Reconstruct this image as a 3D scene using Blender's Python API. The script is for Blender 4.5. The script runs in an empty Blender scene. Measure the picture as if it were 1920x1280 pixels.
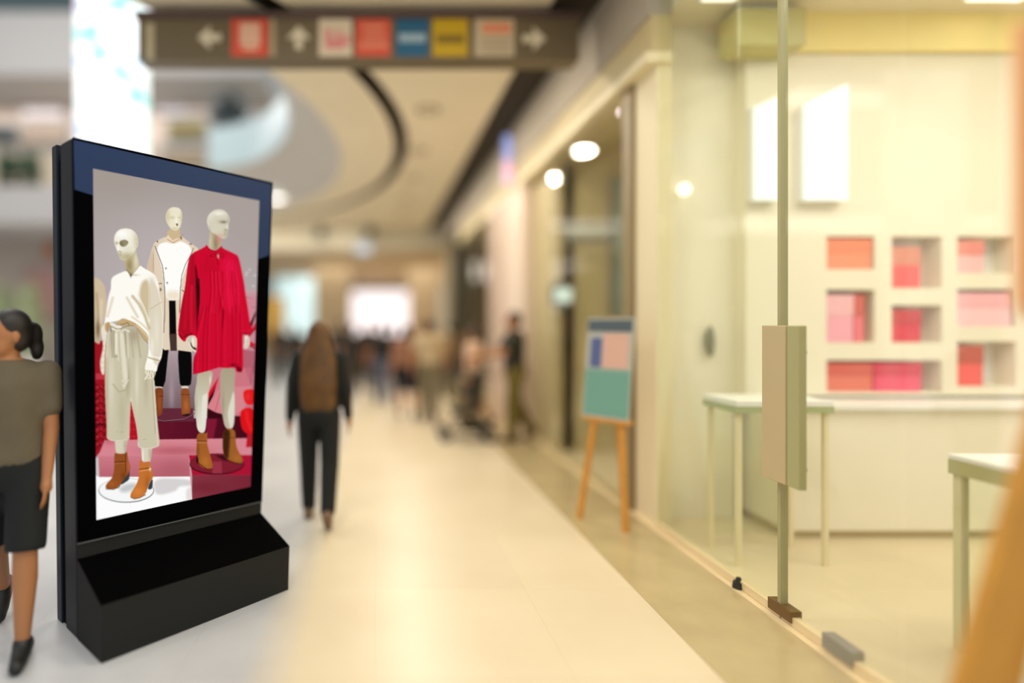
import bpy, math, random
import numpy as np
from mathutils import Vector, Matrix

# ------------------------------------------------------------------ camera, world, exposure
C = bpy.context.scene.collection
SC = bpy.context.scene
EYE, FPX, PX, HY = 1.6, 1120.0, 703.0, 605.0      # eye height, focal length and vanishing point (1920x1280 frame)
cam_d = bpy.data.cameras.new('camera')
cam = bpy.data.objects.new('camera', cam_d)
C.objects.link(cam)
cam.location = (0, 0, EYE)
cam.rotation_euler = (math.pi / 2, 0, 0)
cam_d.sensor_width = 36.0
cam_d.lens = 36.0 * FPX / 1920.0
cam_d.shift_x = (960 - PX) / 1920.0
cam_d.shift_y = -(640 - HY) / 1920.0
cam_d.clip_start = 0.02
cam_d.clip_end = 200
cam_d.dof.use_dof = True
cam_d.dof.focus_distance = 3.32
cam_d.dof.aperture_fstop = (cam_d.lens / 1000.0) / 0.145
SC.camera = cam

W = bpy.data.worlds.new('world')
SC.world = W
W.use_nodes = True
W.node_tree.nodes['Background'].inputs[0].default_value = (0.86, 0.92, 1.0, 1)
W.node_tree.nodes['Background'].inputs[1].default_value = 0.75

SC.view_settings.view_transform = 'Standard'
SC.view_settings.look = 'None'
SC.view_settings.gamma = 1.0
SC.view_settings.use_curve_mapping = False
SC.view_settings.exposure = 0.0
SC.cycles.use_denoising = True
SC.cycles.max_bounces = 8
SC.cycles.transparent_max_bounces = 16
SC.cycles.sample_clamp_indirect = 4.0
SC.cycles.caustics_reflective = False
SC.cycles.caustics_refractive = False


def area(name, loc, sx, sy, watts, col, rot=(0, 0, 0)):
    l = bpy.data.lights.new(name, 'AREA')
    l.shape = 'RECTANGLE'
    l.size, l.size_y, l.energy, l.color = sx, sy, watts, col
    o = bpy.data.objects.new(name, l)
    o.location, o.rotation_euler = loc, rot
    C.objects.link(o)
    return o


WARM = (1.0, 0.92, 0.80)
for lx in (-0.9, 0.9):
    for ly in (-0.6, 1.4, 3.4):
        area('corridor_light', (lx, ly, 4.57), 0.42, 0.42, 24, (1.0, 0.97, 0.91))
DOWN = (6.6, 8.4, 10.4, 12.4, 14.4, 16.4)
for ly in DOWN:
    area('corridor_light', (0.75, ly, 4.585), 0.23, 0.23, 42, WARM)
area('corridor_light', (-2.4, 18.2, 4.57), 4.0, 0.8, 38, WARM)
area('hall_light', (-0.5, 27.5, 3.92), 7.0, 9.0, 400, WARM)
area('atrium_light', (-8.0, 9.5, 12.0), 9.0, 9.0, 850, (1.0, 0.95, 0.90))
area('gallery_light', (-8.5, 18.6, 8.6), 10.0, 1.2, 170, (1.0, 0.94, 0.92))
area('gallery_light', (-9.0, 15.5, 4.15), 9.0, 2.0, 220, (1.0, 0.93, 0.84))
area('shop_light', (4.3, 2.7, 4.0), 3.4, 1.8, 84, (1.0, 0.97, 0.90))
area('shop_window_fill', (2.5, 5.35, 3.6), 0.3, 0.3, 14, WARM)  # added lamp, tucked behind the cream pillar to brighten the window interior

# ------------------------------------------------------------------ helpers


def lin(c):
    out = []
    for v in c:
        v = v / 255.0
        out.append(v / 12.92 if v <= 0.04045 else ((v + 0.055) / 1.055) ** 2.4)
    return tuple(out)


_mats = {}


def mat(name, col, rough=0.6, metal=0.0, spec=0.5, emit=0.0, var=0.0, scale=6.0):
    """principled material from an sRGB colour, with a light procedural mottling of its own pigment"""
    if name in _mats:
        return _mats[name]
    m = bpy.data.materials.new(name)
    m.use_nodes = True
    nt = m.node_tree
    b = nt.nodes['Principled BSDF']
    c = lin(col)
    b.inputs['Base Color'].default_value = (*c, 1)
    b.inputs['Roughness'].default_value = rough
    b.inputs['Metallic'].default_value = metal
    b.inputs['Specular IOR Level'].default_value = spec
    if emit > 0:
        b.inputs['Emission Color'].default_value = (*c, 1)
        b.inputs['Emission Strength'].default_value = emit
    if var > 0:
        tc = nt.nodes.new('ShaderNodeTexCoord')
        nz = nt.nodes.new('ShaderNodeTexNoise')
        nz.inputs['Scale'].default_value = scale
        nz.inputs['Detail'].default_value = 4
        rp = nt.nodes.new('ShaderNodeValToRGB')
        rp.color_ramp.elements[0].position = 0.3
        rp.color_ramp.elements[1].position = 0.7
        rp.color_ramp.elements[0].color = (*[v * (1 - var) for v in c], 1)
        rp.color_ramp.elements[1].color = (*[min(1, v * (1 + var)) for v in c], 1)
        nt.links.new(tc.outputs['Object'], nz.inputs['Vector'])
        nt.links.new(nz.outputs['Fac'], rp.inputs['Fac'])
        nt.links.new(rp.outputs['Color'], b.inputs['Base Color'])
    _mats[name] = m
    return m


def glass(name, tint, refl=1.0, ior=1.5):
    """clear pane: fresnel mirror over a tinted see-through body"""
    m = bpy.data.materials.new(name)
    m.use_nodes = True
    nt = m.node_tree
    nt.nodes.clear()
    out = nt.nodes.new('ShaderNodeOutputMaterial')
    lw = nt.nodes.new('ShaderNodeLayerWeight')
    lw.inputs['Blend'].default_value = 0.5
    fr = nt.nodes.new('ShaderNodeMath')
    fr.operation = 'POWER'
    fr.inputs[1].default_value = 5.0
    nt.links.new(lw.outputs['Facing'], fr.inputs[0])
    mul = nt.nodes.new('ShaderNodeMath')
    mul.operation = 'MULTIPLY_ADD'
    mul.inputs[1].default_value = 0.96 * refl
    mul.inputs[2].default_value = 0.04 * refl
    tr = nt.nodes.new('ShaderNodeBsdfTransparent')
    tr.inputs[0].default_value = (*tint, 1)
    gl = nt.nodes.new('ShaderNodeBsdfGlossy')
    gl.inputs['Roughness'].default_value = 0.02
    mx = nt.nodes.new('ShaderNodeMixShader')
    nt.links.new(fr.outputs[0], mul.inputs[0])
    nt.links.new(mul.outputs[0], mx.inputs[0])
    nt.links.new(tr.outputs[0], mx.inputs[1])
    nt.links.new(gl.outputs[0], mx.inputs[2])
    nt.links.new(mx.outputs[0], out.inputs[0])
    return m


class MB:
    """collects shapes in world coordinates and links them as ONE mesh object"""

    def __init__(s):
        s.v, s.f = [], []

    def add(s, vs, fs):
        n = len(s.v)
        s.v += [tuple(p) for p in vs]
        s.f += [tuple(i + n for i in f) for f in fs]
        return s

    def box(s, x0, x1, y0, y1, z0, z1):
        vs = [(x, y, z) for x in (x0, x1) for y in (y0, y1) for z in (z0, z1)]
        return s.add(vs, [(0, 1, 3, 2), (4, 6, 7, 5), (0, 4, 5, 1), (2, 3, 7, 6), (0, 2, 6, 4), (1, 5, 7, 3)])

    def hexa(s, a, b):
        """two quads (a back, b front), same winding"""
        return s.add(list(a) + list(b), [(3, 2, 1, 0), (4, 5, 6, 7)] + [(i, (i + 1) % 4, 4 + (i + 1) % 4, 4 + i) for i in range(4)])

    def prism(s, poly, vec):
        n = len(poly)
        vec = Vector(vec)
        vs = [Vector(p) for p in poly] + [Vector(p) + vec for p in poly]
        return s.add(vs, [tuple(range(n - 1, -1, -1)), tuple(range(n, 2 * n))] + [(i, (i + 1) % n, n + (i + 1) % n, n + i) for i in range(n)])

    def loft(s, rings):
        n = len(rings[0])
        vs = [p for r in rings for p in r]
        fs = [tuple(range(n - 1, -1, -1)), tuple(range((len(rings) - 1) * n, len(rings) * n))]
        for k in range(len(rings) - 1):
            for i in range(n):
                fs.append((k * n + i, k * n + (i + 1) % n, (k + 1) * n + (i + 1) % n, (k + 1) * n + i))
        return s.add(vs, fs)

    def cap(s, p0, p1, r0, r1=None, n=12, hemi=True):
        """tapered limb with round ends"""
        r1 = r0 if r1 is None else r1
        p0, p1 = Vector(p0), Vector(p1)
        d = p1 - p0
        L = d.length or 1e-6
        d = d / L
        a = d.orthogonal().normalized()
        b = d.cross(a)
        prof = []
        if hemi:
            for k in (0.98, 0.8, 0.5, 0.25):
                prof.append((p0 - d * r0 * k, r0 * math.sqrt(max(0, 1 - k * k))))
        prof.append((p0, r0))
        prof.append((p1, r1))
        if hemi:
            for k in (0.25, 0.5, 0.8, 0.98):
                prof.append((p1 + d * r1 * k, r1 * math.sqrt(max(0, 1 - k * k))))
        return s.loft([[c + (a * math.cos(t) + b * math.sin(t)) * r for t in [2 * math.pi * i / n for i in range(n)]] for c, r in prof])

    def cyl(s, p0, p1, r0, r1=None, n=24):
        return s.cap(p0, p1, r0, r1, n, False)

    def path(s, pts, r, n=10):
        for a, b in zip(pts, pts[1:]):
            s.cap(a, b, r, r, n)
        return s

    def ell(s, c, r, rot=None, n=16):
        c = Vector(c)
        R = rot or Matrix.Identity(3)
        rings = []
        for k in range(1, n // 2 + 1):
            ph = math.pi * (k - 0.5) / (n // 2) - math.pi / 2
            rings.append([c + R @ Vector((r[0] * math.cos(ph) * math.cos(t), r[1] * math.cos(ph) * math.sin(t), r[2] * math.sin(ph))) for t in [2 * math.pi * i / n for i in range(n)]])
        return s.loft(rings)

    def xform(s, M):
        s.v = [tuple(M @ Vector(p)) for p in s.v]
        return s

    def build(s, name, m, parent=None, smooth=False, bevel=0.0, voxel=0.0, sub=0, kind=None, label=None):
        me = bpy.data.meshes.new(name)
        off = Vector(parent['_at']) if parent is not None and '_at' in parent else Vector((0, 0, 0))
        me.from_pydata([tuple(Vector(p) - off) for p in s.v], [], s.f)
        import bmesh
        bm = bmesh.new()
        bm.from_mesh(me)
        bmesh.ops.recalc_face_normals(bm, faces=bm.faces)
        bm.to_mesh(me)
        bm.free()
        me.materials.append(m)
        if smooth:
            me.shade_smooth()
        o = bpy.data.objects.new(name, me)
        C.objects.link(o)
        if parent is not None:
            o.parent = parent
            if '_at' in parent:
                o['_at'] = parent['_at']
        if voxel:
            r = o.modifiers.new('remesh', 'REMESH')
            r.mode = 'VOXEL'
            r.voxel_size = voxel
            r.use_smooth_shade = True
            k = o.modifiers.new('smooth', 'SMOOTH')
            k.factor, k.iterations = 0.5, 4
        if bevel:
            b = o.modifiers.new('bevel', 'BEVEL')
            b.width, b.segments, b.limit_method = bevel, 2, 'ANGLE'
        if kind:
            o['kind'] = kind
        if label:
            o['label'] = label
        return o


def tag(o, label, cat, group=None, kind=None):
    o['label'], o['category'] = label, cat
    if group:
        o['group'] = group
    if kind:
        o['kind'] = kind
    return o


def thing(name, label, cat, loc, group=None):
    o = bpy.data.objects.new(name, None)
    C.objects.link(o)
    o.location = loc
    o.empty_display_size = 0.1
    o['_at'] = tuple(loc)
    return tag(o, label, cat, group)


def struct(name, mb, m, label=None, cat=None, parent=None, **k):
    o = mb.build(name, m, parent, **k)
    o['kind'] = 'structure'
    if parent is None:
        o['label'] = label or name.replace('_', ' ')
        o['category'] = cat or name.split('_')[0]
    return o


def ground(x, y):
    """where a mark in the picture stands on the floor"""
    d = FPX * EYE / (y - HY)
    return ((x - PX) / FPX * d, d)


def at(x, y, d):
    return Vector(((x - PX) / FPX * d, d, EYE + (HY - y) / FPX * d))


# ------------------------------------------------------------------ materials
M = {}
M['black'] = mat('black_metal', (14, 15, 16), 0.42, spec=0.2)
M['black_slope'] = mat('matt_black_metal', (3, 3, 3), 0.9, spec=0.03)
M['base_grey'] = mat('charcoal_powder_coat', (40, 40, 38), 0.6, spec=0.1)
M['shell'] = mat('blue_black_metal', (22, 31, 42), 0.4, spec=0.15)
M['housing'] = mat('blue_grey_metal', (20, 24, 31), 0.4, spec=0.12)
M['groove'] = mat('dark_groove', (6, 6, 8), 0.6, spec=0.1)
M['bezel'] = mat('black_bezel_glass', (2, 2, 4), 0.3, spec=0.015)
M['navy'] = mat('navy_bezel_reflection', (41, 58, 94), 0.3, spec=0.1)  # blue reflection on the black bezel, put into the colour
M['ceiling'] = mat('cream_ceiling', (244, 232, 204), 0.85, var=0.03, scale=1.5)
M['fascia'] = mat('pale_fascia', (205, 195, 182), 0.6)
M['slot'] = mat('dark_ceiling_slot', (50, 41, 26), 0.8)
M['bulk'] = mat('grey_beige_bulkhead', (176, 164, 145), 0.7)
M['tan'] = mat('tan_stone', (200, 182, 135), 0.55, var=0.04)
M['cream'] = mat('cream_wall', (240, 226, 186), 0.6)
M['shopwall'] = mat('shop_cream_wall', (244, 236, 214), 0.65)
M['white'] = mat('white_laminate', (245, 243, 236), 0.4)
M['pinkstone'] = mat('pink_beige_stone', (205, 180, 158), 0.5)
M['lightstone'] = mat('light_pink_stone', (240, 218, 196), 0.5)
M['darkpost'] = mat('dark_olive_post', (72, 66, 48), 0.5)
M['greywall'] = mat('pale_grey_parapet', (190, 186, 182), 0.7)
M['hall'] = mat('beige_hall_wall', (208, 187, 152), 0.7)
M['sign'] = mat('brown_sign_face', (112, 98, 72), 0.5)
M['signedge'] = mat('dark_plum_edge', (92, 72, 68), 0.5)
M['steel'] = mat('brushed_steel', (170, 172, 170), 0.35, metal=0.8)
M['brown'] = mat('bronze_fitting', (120, 92, 50), 0.4, metal=0.3)
M['plate_tan'] = mat('tan_pull_plate', (196, 176, 132), 0.4)
M['plate_olive'] = mat('olive_pull_plate', (172, 168, 116), 0.4)
M['pane'] = glass('clear_glass', (0.975, 0.985, 0.96), 0.55)
M['pane_green'] = glass('greenish_glass', (0.96, 0.98, 0.935), 0.6)
M['balu'] = mat('frosted_blue_glass', (196, 214, 216), 0.3)
M['orange_wood'] = mat('orange_wood', (214, 150, 62), 0.5, var=0.08, scale=9)
M['peach'] = mat('peach_board', (238, 176, 120), 0.5)
M['teal'] = mat('teal_print', (118, 168, 150), 0.5)
M['skin'] = mat('skin', (176, 118, 74), 0.55)
M['hair_dark'] = mat('dark_hair', (36, 30, 24), 0.5)
M['hair_gold'] = mat('golden_brown_hair', (98, 64, 19), 0.5, var=0.25, scale=12)
M['hair_brown'] = mat('brown_hair', (66, 46, 30), 0.5)
M['eye'] = mat('eye_dark', (30, 24, 20), 0.3)
M['lip'] = mat('lip', (150, 88, 70), 0.5)
M['shoe'] = mat('black_shoe', (28, 28, 26), 0.5)
M['rubber'] = mat('black_rubber', (42, 40, 36), 0.6)
M['leaf'] = mat('green_leaf', (70, 92, 66), 0.6, var=0.3, scale=8)
M['leaf_pale'] = mat('pale_green_leaf', (168, 178, 138), 0.6, var=0.2, scale=8)


def floor_mat():
    m = bpy.data.materials.new('polished_stone_floor')
    m.use_nodes = True
    nt = m.node_tree
    b = nt.nodes['Principled BSDF']
    tc = nt.nodes.new('ShaderNodeTexCoord')
    sx = nt.nodes.new('ShaderNodeSeparateXYZ')
    nt.links.new(tc.outputs['Object'], sx.inputs[0])
    nz = nt.nodes.new('ShaderNodeTexNoise')
    nz.inputs['Scale'].default_value = 1.3
    nz.inputs['Detail'].default_value = 5
    nt.links.new(tc.outputs['Object'], nz.inputs['Vector'])
    # tile joints 0.9 m
    br = nt.nodes.new('ShaderNodeTexBrick')
    br.offset = 0.0
    br.inputs['Scale'].default_value = 1.0
    br.inputs['Brick Width'].default_value = 0.9
    br.inputs['Row Height'].default_value = 0.9
    br.inputs['Mortar Size'].default_value = 0.003
    br.inputs['Color1'].default_value = (1, 1, 1, 1)
    br.inputs['Color2'].default_value = (0.96, 0.96, 0.96, 1)
    br.inputs['Mortar'].default_value = (0.93, 0.92, 0.9, 1)
    nt.links.new(tc.outputs['Object'], br.inputs['Vector'])

    def ramp(c0, c1):
        r = nt.nodes.new('ShaderNodeValToRGB')
        r.color_ramp.elements[0].position, r.color_ramp.elements[1].position = 0.35, 0.65
        r.color_ramp.elements[0].color = (*lin(c0), 1)
        r.color_ramp.elements[1].color = (*lin(c1), 1)
        nt.links.new(nz.outputs['Fac'], r.inputs['Fac'])
        return r
    warm = ramp((226, 208, 172), (232, 215, 180))
    cool = ramp((190, 190, 190), (204, 204, 203))
    ms = nt.nodes.new('ShaderNodeMapRange')     # pale grey stone to the left, cream stone to the right
    ms.inputs['From Min'].default_value, ms.inputs['From Max'].default_value = -0.62, -0.34
    nt.links.new(sx.outputs['X'], ms.inputs['Value'])
    mx = nt.nodes.new('ShaderNodeMix')
    mx.data_type = 'RGBA'
    nt.links.new(ms.outputs[0], mx.inputs[0])
    nt.links.new(cool.outputs[0], mx.inputs[6])
    nt.links.new(warm.outputs[0], mx.inputs[7])
    mu = nt.nodes.new('ShaderNodeMix')
    mu.data_type = 'RGBA'
    mu.blend_type = 'MULTIPLY'
    mu.inputs[0].default_value = 1
    nt.links.new(mx.outputs[2], mu.inputs[6])
    nt.links.new(br.outputs['Color'], mu.inputs[7])
    nt.links.new(mu.outputs[2], b.inputs['Base Color'])
    b.inputs['Roughness'].default_value = 0.33
    b.inputs['Specular IOR Level'].default_value = 0.45
    return m


M['floor'] = floor_mat()
M['border'] = mat('olive_brown_marble', (192, 172, 126), 0.16, var=0.08, scale=3)
M['sill'] = mat('peach_sill_stone', (240, 218, 172), 0.25)

# ------------------------------------------------------------------ the setting
SX = 2.2          # storefront line
struct('floor', MB().box(-19, 9, -4, 42, -0.1, 0), M['floor'], 'polished cream and pale grey stone mall floor', 'floor')
struct('trim_1', MB().box(1.56, SX - 0.06, -1, 19, 0, 0.004), M['border'], 'glossy olive brown marble border along the shopfronts', 'floor border')
struct('trim_2', MB().box(SX - 0.06, SX + 0.06, 0.4, 19, 0, 0.012), M['sill'], 'peach stone sill under the glass shopfront', 'sill')


def ellipse(rx, ry, z, n=96, cx=-4.5, cy=10.5):
    return [Vector((cx + rx * math.cos(2 * math.pi * i / n), cy + ry * math.sin(2 * math.pi * i / n), z)) for i in range(n)]


ARC = [i for i in range(96) if i <= 22 or i >= 79]        # the oval opens to the atrium on its left


def ring(mb, r0, r1):
    n = len(r0)
    mb.add(r0 + r1, [(i, (i + 1) % n, n + (i + 1) % n, n + i) for i in range(n) if i in ARC])


def ceiling_mesh():
    """flat ceiling with an oval opening and a dark curved slot around it"""
    mb = MB()
    z = 4.6
    n = 96
    x0, x1, y0, y1 = -9.6, 1.68, -3.0, 19.0
    outer = []
    for p in ellipse(5.06, 7.02, z):
        d = Vector((p.x + 4.5, p.y - 10.5, 0))
        k = min(((x1 + 4.5) / d.x if d.x > 1e-6 else 1e9), ((x0 + 4.5) / d.x if d.x < -1e-6 else 1e9),
                ((y1 - 10.5) / d.y if d.y > 1e-6 else 1e9), ((y0 - 10.5) / d.y if d.y < -1e-6 else 1e9))
        outer.append(Vector((-4.5 + d.x * k, 10.5 + d.y * k, z)))
    # corners
    for cx, cy in ((x1, y0), (x1, y1)):
        i = min(range(n), key=lambda i: (outer[i] - Vector((cx, cy, z))).length)
        outer[i] = Vector((cx, cy, z))
    e2 = ellipse(5.06, 7.02, z)
    e2i = ellipse(4.84, 6.8, z)
    e1 = ellipse(3.9, 6.0, z)
    ring(mb, e2, outer)
    ring(mb, e1, e2i)
    up = [p + Vector((0, 0, 0.25)) for p in e2]
    upi = [p + Vector((0, 0, 0.25)) for p in e2i]
    return mb, e2, e2i, up, upi


mbc, e2, e2i, up, upi = ceiling_mesh()
ceil = struct('ceiling', mbc, M['ceiling'], 'cream mall ceiling with a large oval opening', 'ceiling')
mb = MB()
ring(mb, e2, up)
ring(mb, up, upi)
ring(mb, upi, e2i)
struct('trim_3', mb, M['slot'], 'dark curved slot in the cream ceiling around the oval opening', 'ceiling slot')
mb = MB()
ring(mb, ellipse(3.9, 6.0, 4.6), ellipse(2.94, 5.0, 5.6))
struct('trim_4', mb, M['fascia'], 'pale flared rim of the oval ceiling opening', 'ceiling rim', smooth=True)
bal = thing('balustrade', 'curved pale blue glass balustrade above the oval ceiling opening', 'balustrade', (-4.5, 10.5, 5.6))
mb = MB()
a0, a1 = ellipse(2.94, 5.0, 5.6), ellipse(2.94, 5.0, 6.62)
b0, b1 = ellipse(2.90, 4.96, 5.6), ellipse(2.90, 4.96, 6.62)
ring(mb, a0, a1); ring(mb, a1, b1); ring(mb, b1, b0); ring(mb, b0, a0)
mb.build('glass_panel', M['balu'], bal, smooth=False)
mb = MB()
r = ellipse(2.92, 4.98, 6.65)
for i in ARC:
    mb.cyl(r[i], r[(i + 1) % 96], 0.03, n=8)
mb.build('handrail', M['steel'], bal)

# dark recess between ceiling and shopfronts, bulkhead, shopfront wall
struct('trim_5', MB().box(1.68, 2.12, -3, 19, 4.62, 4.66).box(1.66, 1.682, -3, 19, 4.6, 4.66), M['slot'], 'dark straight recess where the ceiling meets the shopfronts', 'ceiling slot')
struct('wall_right', MB().box(2.12, 2.3, 4.62, 19, 3.98, 4.66).box(2.12, 2.3, -3, 4.62, 4.3, 4.66), M['bulk'], 'grey beige bulkhead over the shopfronts', 'wall')
struct('trim_6', MB().box(2.14, 2.3, 4.62, 15.2, 3.70, 3.98), M['tan'], 'tan band under the grey bulkhead', 'wall band')
struct('trim_7', MB().box(2.10, 2.3, 4.62, 15.2, 3.62, 3.70), M['cream'], 'thin cream ledge above the shop windows', 'wall ledge')


def pillar(y0, y1, x0, z1, m, label, x1=2.5):
    struct('pillar', MB().box(x0, x1, y0, y1, 0, z1), m, label, 'pillar', bevel=0.01)


pillar(4.66, 5.05, 2.2, 4.0, M['cream'], 'cream pillar beside the glass shop doors', 2.32)
struct('trim_8', MB().box(2.17, 2.3, 5.06, 5.24, 0, 4.0), mat('brown_edge', (150, 130, 90), 0.5), 'narrow brown upright behind the cream pillar', 'upright')
pillar(7.45, 8.55, 2.27, 3.62, M['tan'], 'tan stone pillar behind the man in dark shirt')
pillar(8.6, 9.9, 2.13, 3.62, M['lightstone'], 'bright pink white pilaster under the lit blue and pink sign')
pillar(9.9, 11.0, 2.10, 3.62, M['pinkstone'], 'pink beige pilaster next to the bright one')
pillar(15.2, 16.0, 1.98, 3.98, M['darkpost'], 'dark olive post at the far end of the shopfronts')
struct('wall_right_far', MB().box(2.2, 2.4, 16.0, 19.2, 0, 4.0), M['tan'], 'tan wall past the dark olive post', 'wall')

# far hall
struct('beam', MB().box(-4.6, 2.3, 19.0, 19.3, 3.92, 4.66), mat('pale_header', (216, 208, 184), 0.6), 'pale header beam at the far end of the ceiling', 'beam')
struct('ceiling_far', MB().box(-9.6, 9, 19.3, 40, 3.95, 4.1), M['hall'], 'lower beige ceiling of the far hall', 'ceiling')
struct('wall_back', MB().box(-19, 9, 38, 38.3, 0, 4.0), M['hall'], 'beige end wall of the far hall', 'wall')
struct('wall_right_hall', MB().box(3.6, 3.8, 19.2, 38, 0, 4.0), M['hall'], 'beige right wall of the far hall', 'wall')
for x0, x1, y, lab in ((-2.45, -1.05, 24, 'wide beige column left of the bright far screen'), (1.45, 2.75, 25, 'wide beige column right of the bright far screen')):
    struct('pillar', MB().box(x0, x1, y, y + 0.8, 0, 3.95), M['hall'], lab, 'pillar', bevel=0.02)


def lit_panel(name, x0, x1, y0, y1, d, col, strength, label, cat, depth=0.12):
    p0, p1 = at(x0, y1, d), at(x1, y0, d)
    t = thing(name, label, cat, ((p0.x + p1.x) / 2, d + depth / 2, p0.z))
    MB().box(p0.x - .04, p1.x + .04, d + 0.01, d + depth, p0.z - .04, p1.z + .04).build('frame', M['steel'], t)
    MB().box(p0.x, p1.x, d, d + 0.02, p0.z, p1.z).build('lit_face', mat(name + '_' + str(int(x0)), col, 0.5, emit=strength), t)
    return t


lit_panel('screen', 660, 766, 546, 630, 37.87, (250, 244, 250), 1.15, 'bright white wide screen at the far end above the crowd', 'screen')
lit_panel('shop_window', 515, 588, 505, 628, 31, (190, 218, 224), 0.9, 'pale blue lit shop window left of the wide far column', 'window')
lit_panel('shop_window', 828, 850, 540, 625, 30, (168, 186, 196), 0.7, 'small grey blue lit window beside the dark olive post', 'window')
lit_panel('wall_screen', 668, 694, 458, 474, 18.6, (190, 205, 225), 0.5, 'tiny bluish lit panel hanging under the far header beam', 'screen', 0.06)
for x, lab in ((601, 'dark spotlight on the pale header beam, left one'), (693, 'dark spotlight on the pale header beam, right one')):
    p = at(x, 436, 18.7)
    t = thing('spotlight', lab, 'light', (p.x, p.y, p.z))
    MB().cyl((p.x, p.y, p.z + .16), (p.x, p.y - .05, p.z - .12), 0.12, 0.15).build('can', M['shell'], t)
    MB().cyl((p.x, p.y + .28, p.z + .1), (p.x, p.y, p.z + .1), 0.03).build('bracket', M['black'], t)

# left side: gallery floors across the atrium
struct('wall_left', MB().box(-19.2, -19, -4, 38, 0, 13), M['greywall'], 'pale grey wall at the far left of the atrium', 'wall')
struct('slab_1', MB().box(-19, -4.7, 17.0, 23, 4.45, 5.5), M['greywall'], 'pale grey parapet of the first gallery across the atrium', 'slab')
struct('slab_2', MB().box(-19, -3.2, 17.0, 23, 8.66, 10.45), M['greywall'], 'pale grey parapet of the upper gallery across the atrium', 'slab')
struct('wall_gallery', MB().box(-19, -3.2, 19.6, 19.8, 5.5, 8.66), mat('gallery_shop_wall', (214, 196, 180), 0.7), 'beige shop wall behind the first gallery', 'wall')
struct('wall_gallery_upper', MB().box(-19, -3.2, 19.6, 19.8, 10.45, 13), mat('teal_gallery_wall', (96, 112, 110), 0.6), 'grey teal wall behind the upper gallery', 'wall')
struct('wall_left_shop', MB().box(-19, -5.2, 21.0, 21.2, 0, 4.5), mat('pale_shop_wall', (196, 184, 172), 0.7), 'pale shop wall under the first gallery', 'wall')
gb = thing('balustrade', 'straight greenish glass balustrade on the first gallery parapet', 'balustrade', (-11, 17.1, 5.5))
MB().box(-19, -4.7, 17.08, 17.12, 5.5, 6.55).build('glass_panel', M['pane_green'], gb)
MB().box(-19, -4.7, 17.05, 17.15, 6.55, 6.62).build('handrail', M['steel'], gb)


def board(name, x0, x1, y0, y1, d, col, label, cat, depth=0.16, group=None, edge=None):
    p0, p1 = at(x0, y1, d), at(x1, y0, d)
    t = thing(name, label, cat, ((p0.x + p1.x) / 2, d, p0.z), group)
    w = 0.05
    MB().box(p0.x, p1.x, d, d + depth, p0.z, p1.z).build('frame', edge or M['steel'], t)
    MB().box(p0.x + w, p1.x - w, d - 0.012, d, p0.z + w, p1.z - w).build('panel', mat('panel_%d_%d_%d' % col, col, 0.5), t)
    return t


D = 19.44
board('shop_sign', 312, 390, 222, 262, D, (112, 100, 44), 'olive shop sign right of the white lit column', 'sign')
board('shop_sign', 292, 350, 188, 214, D, (224, 214, 222), 'pale lilac shop sign above the olive one', 'sign')
board('shop_sign', 350, 396, 190, 212, D, (206, 176, 160), 'peach shop sign above the olive one, right half', 'sign')
board('display_case', -20, 34, 232, 266, D, (38, 52, 54), 'dark teal wall display behind the first gallery', 'display')
board('display_case', 36, 128, 226, 272, D, (166, 148, 130), 'brown wall display behind the first gallery', 'display')
board('shop_sign', 42, 120, 200, 222, D, (226, 214, 214), 'white shop sign behind the first gallery, left of the lit column', 'sign')
board('display_case', 300, 390, 272, 312, D, (158, 132, 104), 'brown display behind the balustrade under the olive sign', 'display')
board('shop_window', 400, 470, 170, 300, D, (168, 192, 204), 'blue grey gallery window above the oval opening', 'window')


def shrub(name, c, r, m, label, potm=None, pot=True, n=240, leafsize=0.16, seed=1):
    rnd = random.Random(seed)
    t = thing(name, label, 'plant', (c[0], c[1], c[2]))
    mb = MB()
    for i in range(n):
        u, v, w = rnd.gauss(0, 1), rnd.gauss(0, 1), rnd.gauss(0, 1)
        L = math.sqrt(u * u + v * v + w * w)
        k = rnd.uniform(0.55, 1.0)
        p = Vector((c[0] + r[0] * u / L * k, c[1] + r[1] * v / L * k, c[2] + 0.45 + r[2] + r[2] * w / L * k))
        a = Vector((rnd.gauss(0, 1), rnd.gauss(0, 1), rnd.gauss(0, 1))).normalized()
        b = a.orthogonal().normalized()
        s = leafsize * rnd.uniform(0.7, 1.3)
        mb.add([p - a * s, p + b * s * .4, p + a * s, p - b * s * .4], [(0, 1, 2, 3)])
    mb.build('foliage', m, t)
    MB().cyl((c[0], c[1], c[2] + .3), (c[0], c[1], c[2] + .5 + r[2]), 0.03).build('stem', M['hair_brown'], t)
    MB().cyl((c[0], c[1], c[2]), (c[0], c[1], c[2] + .45), 0.22, 0.3).build('pot', potm or M['darkpost'], t)
    return t


for x, lab, s in ((14, 'dark green shrub behind the gallery balustrade, near the picture edge', 1), (58, 'dark green shrub behind the gallery balustrade, next to the lit column', 2)):
    p = at(x, 345, 18.2)
    shrub('potted_shrub', (p.x, 18.2, 5.5), (0.3, 0.3, 0.42), M['leaf'], lab, seed=s)
p = at(436, 300, 16.4)
for x, y, d, lab, s in ((432, 300, 18.3, 'tall dark green potted tree above the oval opening', 5),):
    pp = at(x, y, d)
    shrub('potted_tree', (pp.x, d, 5.5), (0.62, 0.5, 1.35), mat('dark_leaf', (44, 56, 54), 0.6, var=0.3, scale=6), lab, n=420, seed=s, leafsize=.2)

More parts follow.
